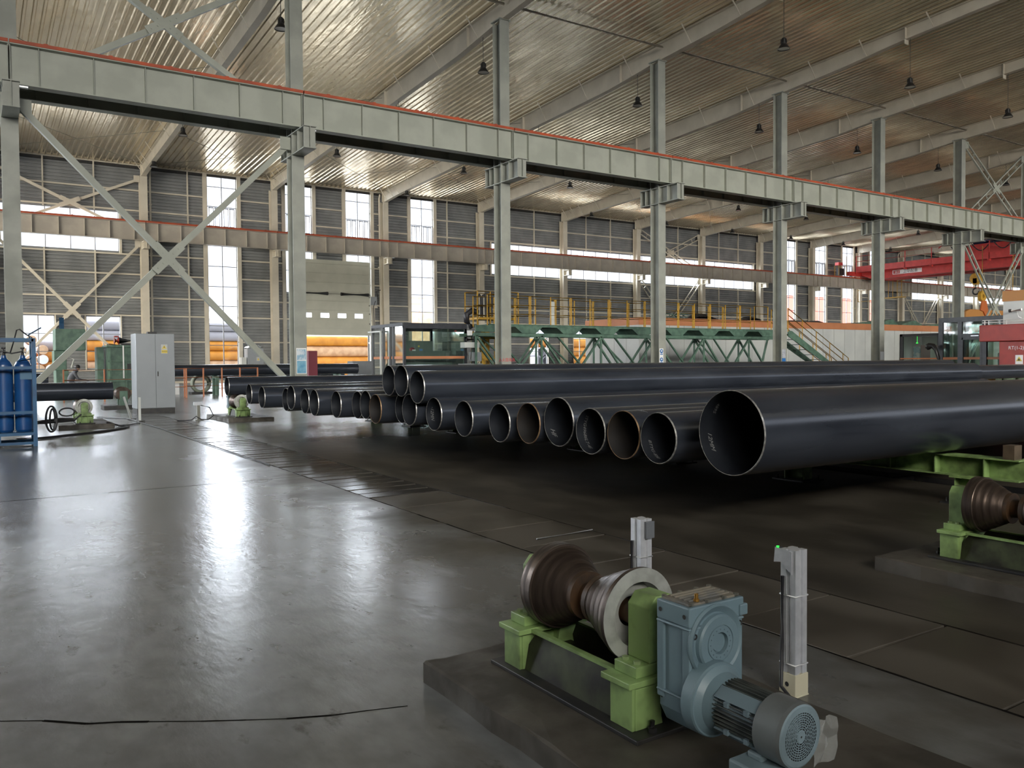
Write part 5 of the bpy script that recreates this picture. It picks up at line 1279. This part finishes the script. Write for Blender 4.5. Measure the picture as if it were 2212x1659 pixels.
while y > 28:
    m = MB(); m.box(78.97, 79.03, y-.03, y+.03, 10.35, 12.05); m.prism([(y-.02, 10.38), (y+.25, 10.38), (y-.02, 10.2)], 79.0, 79.3, 'yz'); m.build('rail_post', RED, parent=t); y -= 2.75
m = B(80.2, 83.0, 38.6, 43.4, 10.8, 12.0); tro = m.build('hoist_trolley', RED, parent=t, bevel=.05)
m = MB(); m.tube([(80.8, 39.5, 12.3), (80.8, 42.4, 12.3)], .35, 18); m.box(81.3, 82.6, 39.2, 42, 12, 12.5); m.build('hoist_drum', mat('crane_blue', (.03, .05, .15), .5), parent=t)
for i in range(5):
    ya = 44-i*2.0; m = MB(); m.tube([(79.2, ya-2.0*u, 12.15-.9*math.sin(PI*u)) for u in [k/10 for k in range(11)]], .05, 6); m.build('festoon_cable', RUBBER, parent=t)
m = MB(); m.tube([(79.1, 45, 11.9), (79.2, 44.5, 12.3), (79.2, 43, 12.5), (79.2, 40, 12.6)], .06, 8); m.build('cable_bracket', RED, parent=t)
B(79.9, 80.0-.002, 47.2, 50.3, 9.88, 10.30).build('sign_plate', WHITE, parent=t)
m = MB(); m.box(79.885, 79.9, 49.5, 50.2, 9.93, 10.25); sq = m.build('red_logo', RED, parent=t)
m = MB()
for y in (49.62, 49.98): m.box(79.875, 79.885, y-.02, y+.02, 9.97, 10.21)
m.box(79.875, 79.885, 49.7, 49.94, 10.06, 10.10); m.box(79.875, 79.885, 49.8, 49.84, 9.98, 10.2); m.build('logo_mark', WHITE, parent=t)
text_mb('卫华起重', .40, (79.88, 48.35, 10.09), (0, -1, 0), (0, 0, 1)).build('maker_lettering', DARK, parent=t)
t2 = thing('conductor_cage', (77.6, 54.2, 9.9), 'small yellow cage with a motor at the crane end above the wall girder', 'cage')
m = MB()
for x in (76.2, 77.2):
    for y in (54.0, 54.5): m.tube([(x, y, 9.95), (x, y, 11.0)], .03, 6)
m.tube([(76.2, 54.0, 10.9), (77.2, 54.0, 10.9)], .03, 6); m.tube([(77.5, 54.0, 10), (77.5, 54.0, 12.0)], .03, 6); m.build('frame', YEL, parent=t2)
B(76.3, 77.1, 54.0, 54.4, 10.0, 10.7).build('motor', DARK, parent=t2); B(76.1, 76.8, 53.95, 54.4, 11.0, 11.3).build('red_cap', RED, parent=t2)
t3 = thing('access_ladder', (84.5, 52.3, 8), 'yellow hanging ladder platform under the red crane', 'ladder')
m = MB()
for y in (50.9, 51.4, 51.9, 52.4):
    m.tube([(82.5, y, 7.7), (82.5, y, 9.565)], .035, 6)
for z in (7.75, 8.2, 8.6, 9.0, 9.4): m.tube([(82.5, 50.9, z), (82.5, 51.4, z)], .025, 6)
m.box(82.0, 83.0, 50.7, 52.9, 7.66, 7.72); m.tube([(82.5, 52.9, 7.7), (82.5, 52.9, 8.3)], .03, 6); m.build('ladder_frame', YEL, parent=t3)
t4 = thing('conductor_basket', (80, 54, 8), 'yellow service basket with pale plates left of the sixth column under the crane', 'basket')
m = MB()
for y in (53.1, 55.0):
    m.tube([(81.0, y, 7.4), (81.0, y, 9.4)], .04, 6)
for z in (7.4, 8.6): m.tube([(81.0, 53.1, z), (81.0, 55.0, z)], .035, 6)
m.build('frame', YEL, parent=t4)
# hook, ropes and spreader beam
t = thing('crane_hook', (82, 42.7, 7.7), 'black crane hook hanging on ropes with a yellow pulley block', 'hook')
m = MB()
for dy in (-.25, -.1, .1, .25): m.tube([(81.6, 42.7+dy, 9.2), (81.6, 42.7+dy*.6, 10.79)], .02, 6)
m.build('ropes', DARK, parent=t)
m = MB(); m.lathe([(0, -.2), (.5, -.2), (.55, -.1), (.55, .1), (.5, .2), (0, .2)], (81.6, 42.7, 8.9), (1, 0, 0), 24); m.box(81.4, 81.8, 42.5, 42.9, 8.3, 8.9); m.build('pulley_block', YEL, parent=t)
m = MB(); m.tube([(81.6, 42.7, 8.3), (81.6, 42.7, 7.95)]+[(81.6, 42.7+.3*math.sin(a), 7.65+.3*math.cos(a)) for a in [k*PI/6 for k in range(0, 10)]], .08, 8); m.build('hook', DARK, parent=t)
t = thing('spreader_beam', (67, 34, 4.4), 'orange spreader beam behind the right booth', 'beam')
m = MB(); m.prism([(63.4, 4.2), (72, 4.2), (72, 4.95), (64.0, 4.95), (63.4, 4.75)], 33.9, 34.2, 'xz'); m.build('beam', mat('ochre_trim', (.42, .19, .05)), parent=t, bevel=.03)
for x in (65.9, 70.6):
    m = MB(); m.prism([(x-.55, 4.9), (x-.3, 5.65), (x+.3, 5.65), (x+.55, 4.9), (x+.2, 4.45), (x-.1, 4.8)], 33.8, 33.9, 'xz'); m.build('shackle_plate', mat('hook_orange', (.45, .12, .03), .5), parent=t)
    m = MB(); m.lathe([(.15, -.12), (.42, -.12), (.42, .12), (.15, .12), (.15, -.12)], (x, 34, 6.0), (0, 1, 0), 20); m.tube([(x, 34, 6.4), (x, 34, 9.9)], .03, 6); m.build('ring', YEL, parent=t)

# ================================================================= OUTSIDE, SEEN THROUGH GLASS
GR = mat('yard_ground', (.34, .33, .31), .8, 0, (.28, .27, .25), .6, world=True)
m = MB(); m.add([(-90, 55.61, -.02), (260, 55.61, -.02), (260, 190, -.02), (-90, 190, -.02)], [(0, 1, 2, 3)]); g_ = m.build('yard', GR, loc=(0, 100, -.02)); tag(g_, 'pale yard ground outside the far wall', kind='structure')
def stack(x0, x1, y, n, r, mats, names, grp, yoff=0):
    for i in range(n):
        z = i*2*r; t = thing('outdoor_pipe', (x0, y, z), names(i), 'pipe', grp)
        m = MB(); m.lathe([(r, 0), (r, x1-x0)], (x0, y, z+r), (1, 0, 0), 40); m.build('coating', mats[i % len(mats)], parent=t)
        m = MB(); m.lathe([(r, x1-x0), (r-.03, x1-x0), (r-.03, x1-x0-2)], (x0, y, z+r), (1, 0, 0), 40); m.lathe([(r, 0), (r-.03, 0), (r-.03, 2)], (x0, y, z+r), (1, 0, 0), 40); m.lathe([(0, x1-x0-2), (r-.03, x1-x0-2)], (x0, y, z+r), (1, 0, 0), 40); m.lathe([(0, 2), (r-.03, 2)], (x0, y, z+r), (1, 0, 0), 40); m.build('pipe_ends', PIPEIN, parent=t)
LV = ['bottom', 'second', 'third', 'fourth', 'fifth', 'sixth']
WG = mat('outdoor_grey_pipe', (.32, .31, .34), .5)
stack(19.0, 31, 64, 4, .425, [ORNG, ORNG, ORNG2, ORNG], lambda i: 'orange coated pipe outside the gate, %s layer' % LV[i], 'orange pipes stacked outside the gate')
stack(6.5, 18.4, 64, 6, .36, [ORNG, ORNG2, ORNG, ORNG, WG, WG], lambda i: '%s pipe seen through the tall left window, %s layer' % ('grey' if i > 3 else 'orange', LV[i]), 'pipes stacked outside the tall left window')
stack(-9, 1.9, 62.0, 5, .36, [ORNG2, ORNG2, ORNG, ORNG, ORNG2], lambda i: 'pale orange pipe seen through the low left window, %s layer' % LV[i], 'pipes outside the low left window')
stack(3.6, 6.2, 63.0, 4, .36, [ORNG2, ORNG, ORNG, WG], lambda i: 'short orange pipe outside the second low window, %s layer' % LV[i], 'pipes outside the second low window')
# ends of stacked pipes facing the window, some wrapped in film
kk = 0
for row, (n, z) in enumerate(((4, .0), (4, .62), (3, 1.24), (3, 1.86), (2, 2.48))):
    for j in range(n):
        kk += 1; x = 2.4+j*.62+(row > 1)*.2; y0 = 60.5
        t = thing('pipe_end', (x, y0, z), 'orange pipe end turned toward the low left window, %s row, %s from the left' % (LV[row], ORD[j+1]), 'pipe', 'pipe ends outside the low left window')
        m = MB(); m.lathe([(.30, 0), (.30, 2.0)], (x, y0, z+.31), (0, 1, 0), 24); m.build('coating', ORNG, parent=t)
        m = MB(); m.lathe([(.30, 0), (.26, -.02), (0, -.04)], (x, y0, z+.31), (0, 1, 0), 24); m.build('end_cap', ORNG2 if (row+j) % 2 else WHITE, parent=t)
stack(42.5, 60, 63, 4, .42, [ORNG2, ORNG, ORNG, ORNG], lambda i: 'orange pipe outside the low windows behind the walkway, %s layer' % LV[i], 'pipes outside the low windows')
for r_ in range(3):
    for j in range(4):
        x = 43.0+j*.86-(r_ % 2)*.3; t = thing('pipe_end', (x, 61.0, r_*.8), 'grey pipe end outside the low window behind the truss, %s row, %s from the left' % (LV[r_], ORD[j+1]), 'pipe', 'pipe ends behind the truss')
        m = MB(); m.lathe([(.41, 1.5), (.41, 0), (.38, 0), (.38, 1.4), (0, 1.4)], (x, 61.0, r_*.8+.42), (0, 1, 0), 24); m.build('shell', WG if r_ else ORNG2, parent=t)
PINK = mat('pink_building', (.48, .15, .12), .7)
def building(x0, x1, y0, y1, h, label, m_, win=0):
    t = thing('factory_building', ((x0+x1)/2, (y0+y1)/2, 0), label, 'building')
    B(x0, x1, y0, y1, 0, h).build('walls', m_, parent=t)
    mb = MB(); mb.prism([(y0-.3, h), ((y0+y1)/2, h+1.2), (y1+.3, h)], x0-.3, x1+.3, 'yz'); mb.build('roof', mat('pale_roof', (.55, .56, .58), .6), parent=t)
    mb = MB(); x = x0+3
    while x < x1-6: mb.box(x, x+4, y0-.06, y0, .6, 4.4); x += 10
    if win: mb.build('white_door', mat('bright_white', (.7, .72, .75), .6), parent=t)
    return t
building(103, 190, 92, 110, 12.0, 'long pink red factory building seen through the right windows', PINK, 1)
building(20, 46, 100, 112, 6.4, 'pale low shed with a light roof seen beyond the tall left window', mat('pale_shed', (.5, .53, .6), .6))
t = thing('gantry_crane', (46, 90, 0), 'small orange gantry with railings seen through the fourth tall window', 'gantry')
B(43.5, 48.0, 90, 92, 3.2, 7.2).build('cabin', ORNG2, parent=t)
m = MB()
for x in (43.6, 45.5, 47.4, 49.2): m.tube([(x, 90, 7.2), (x, 90, 9.0)], .08, 6)
for z in (8.2, 8.9): m.tube([(43.6, 90, z), (49.2, 90, z)], .07, 6)
for x in (44, 47.5): m.box(x-.2, x+.2, 90.5, 90.9, 0, 3.2)
m.build('frame', ORNG2, parent=t)
t = thing('storage_tent', (54, 100, 0), 'white arched tent roof seen through the fourth tall window', 'tent')
m = MB(); m.prism([(48+12*(k/12), 3.0+4.2*math.sin(PI*k/12)) for k in range(13)], 98, 110, 'xz'); m.build('arched_roof', WHITE, parent=t); B(48.2, 59.8, 98.1, 109.9, 0, 3.0).build('walls', WHITE, parent=t)
# daylight portals: no light of their own, they only steer sampling to the openings
def portal(x0, x1, z0, z1, y, out=1):
    l = bpy.data.lights.new('window_portal', 'AREA'); l.shape = 'RECTANGLE'; l.size = x1-x0; l.size_y = z1-z0; l.cycles.is_portal = True
    o = bpy.data.objects.new('window_portal', l); COL.objects.link(o); o.location = ((x0+x1)/2, y, (z0+z1)/2); o.rotation_euler = (-PI/2, 0, 0) if out > 0 else (PI/2, 0, 0)
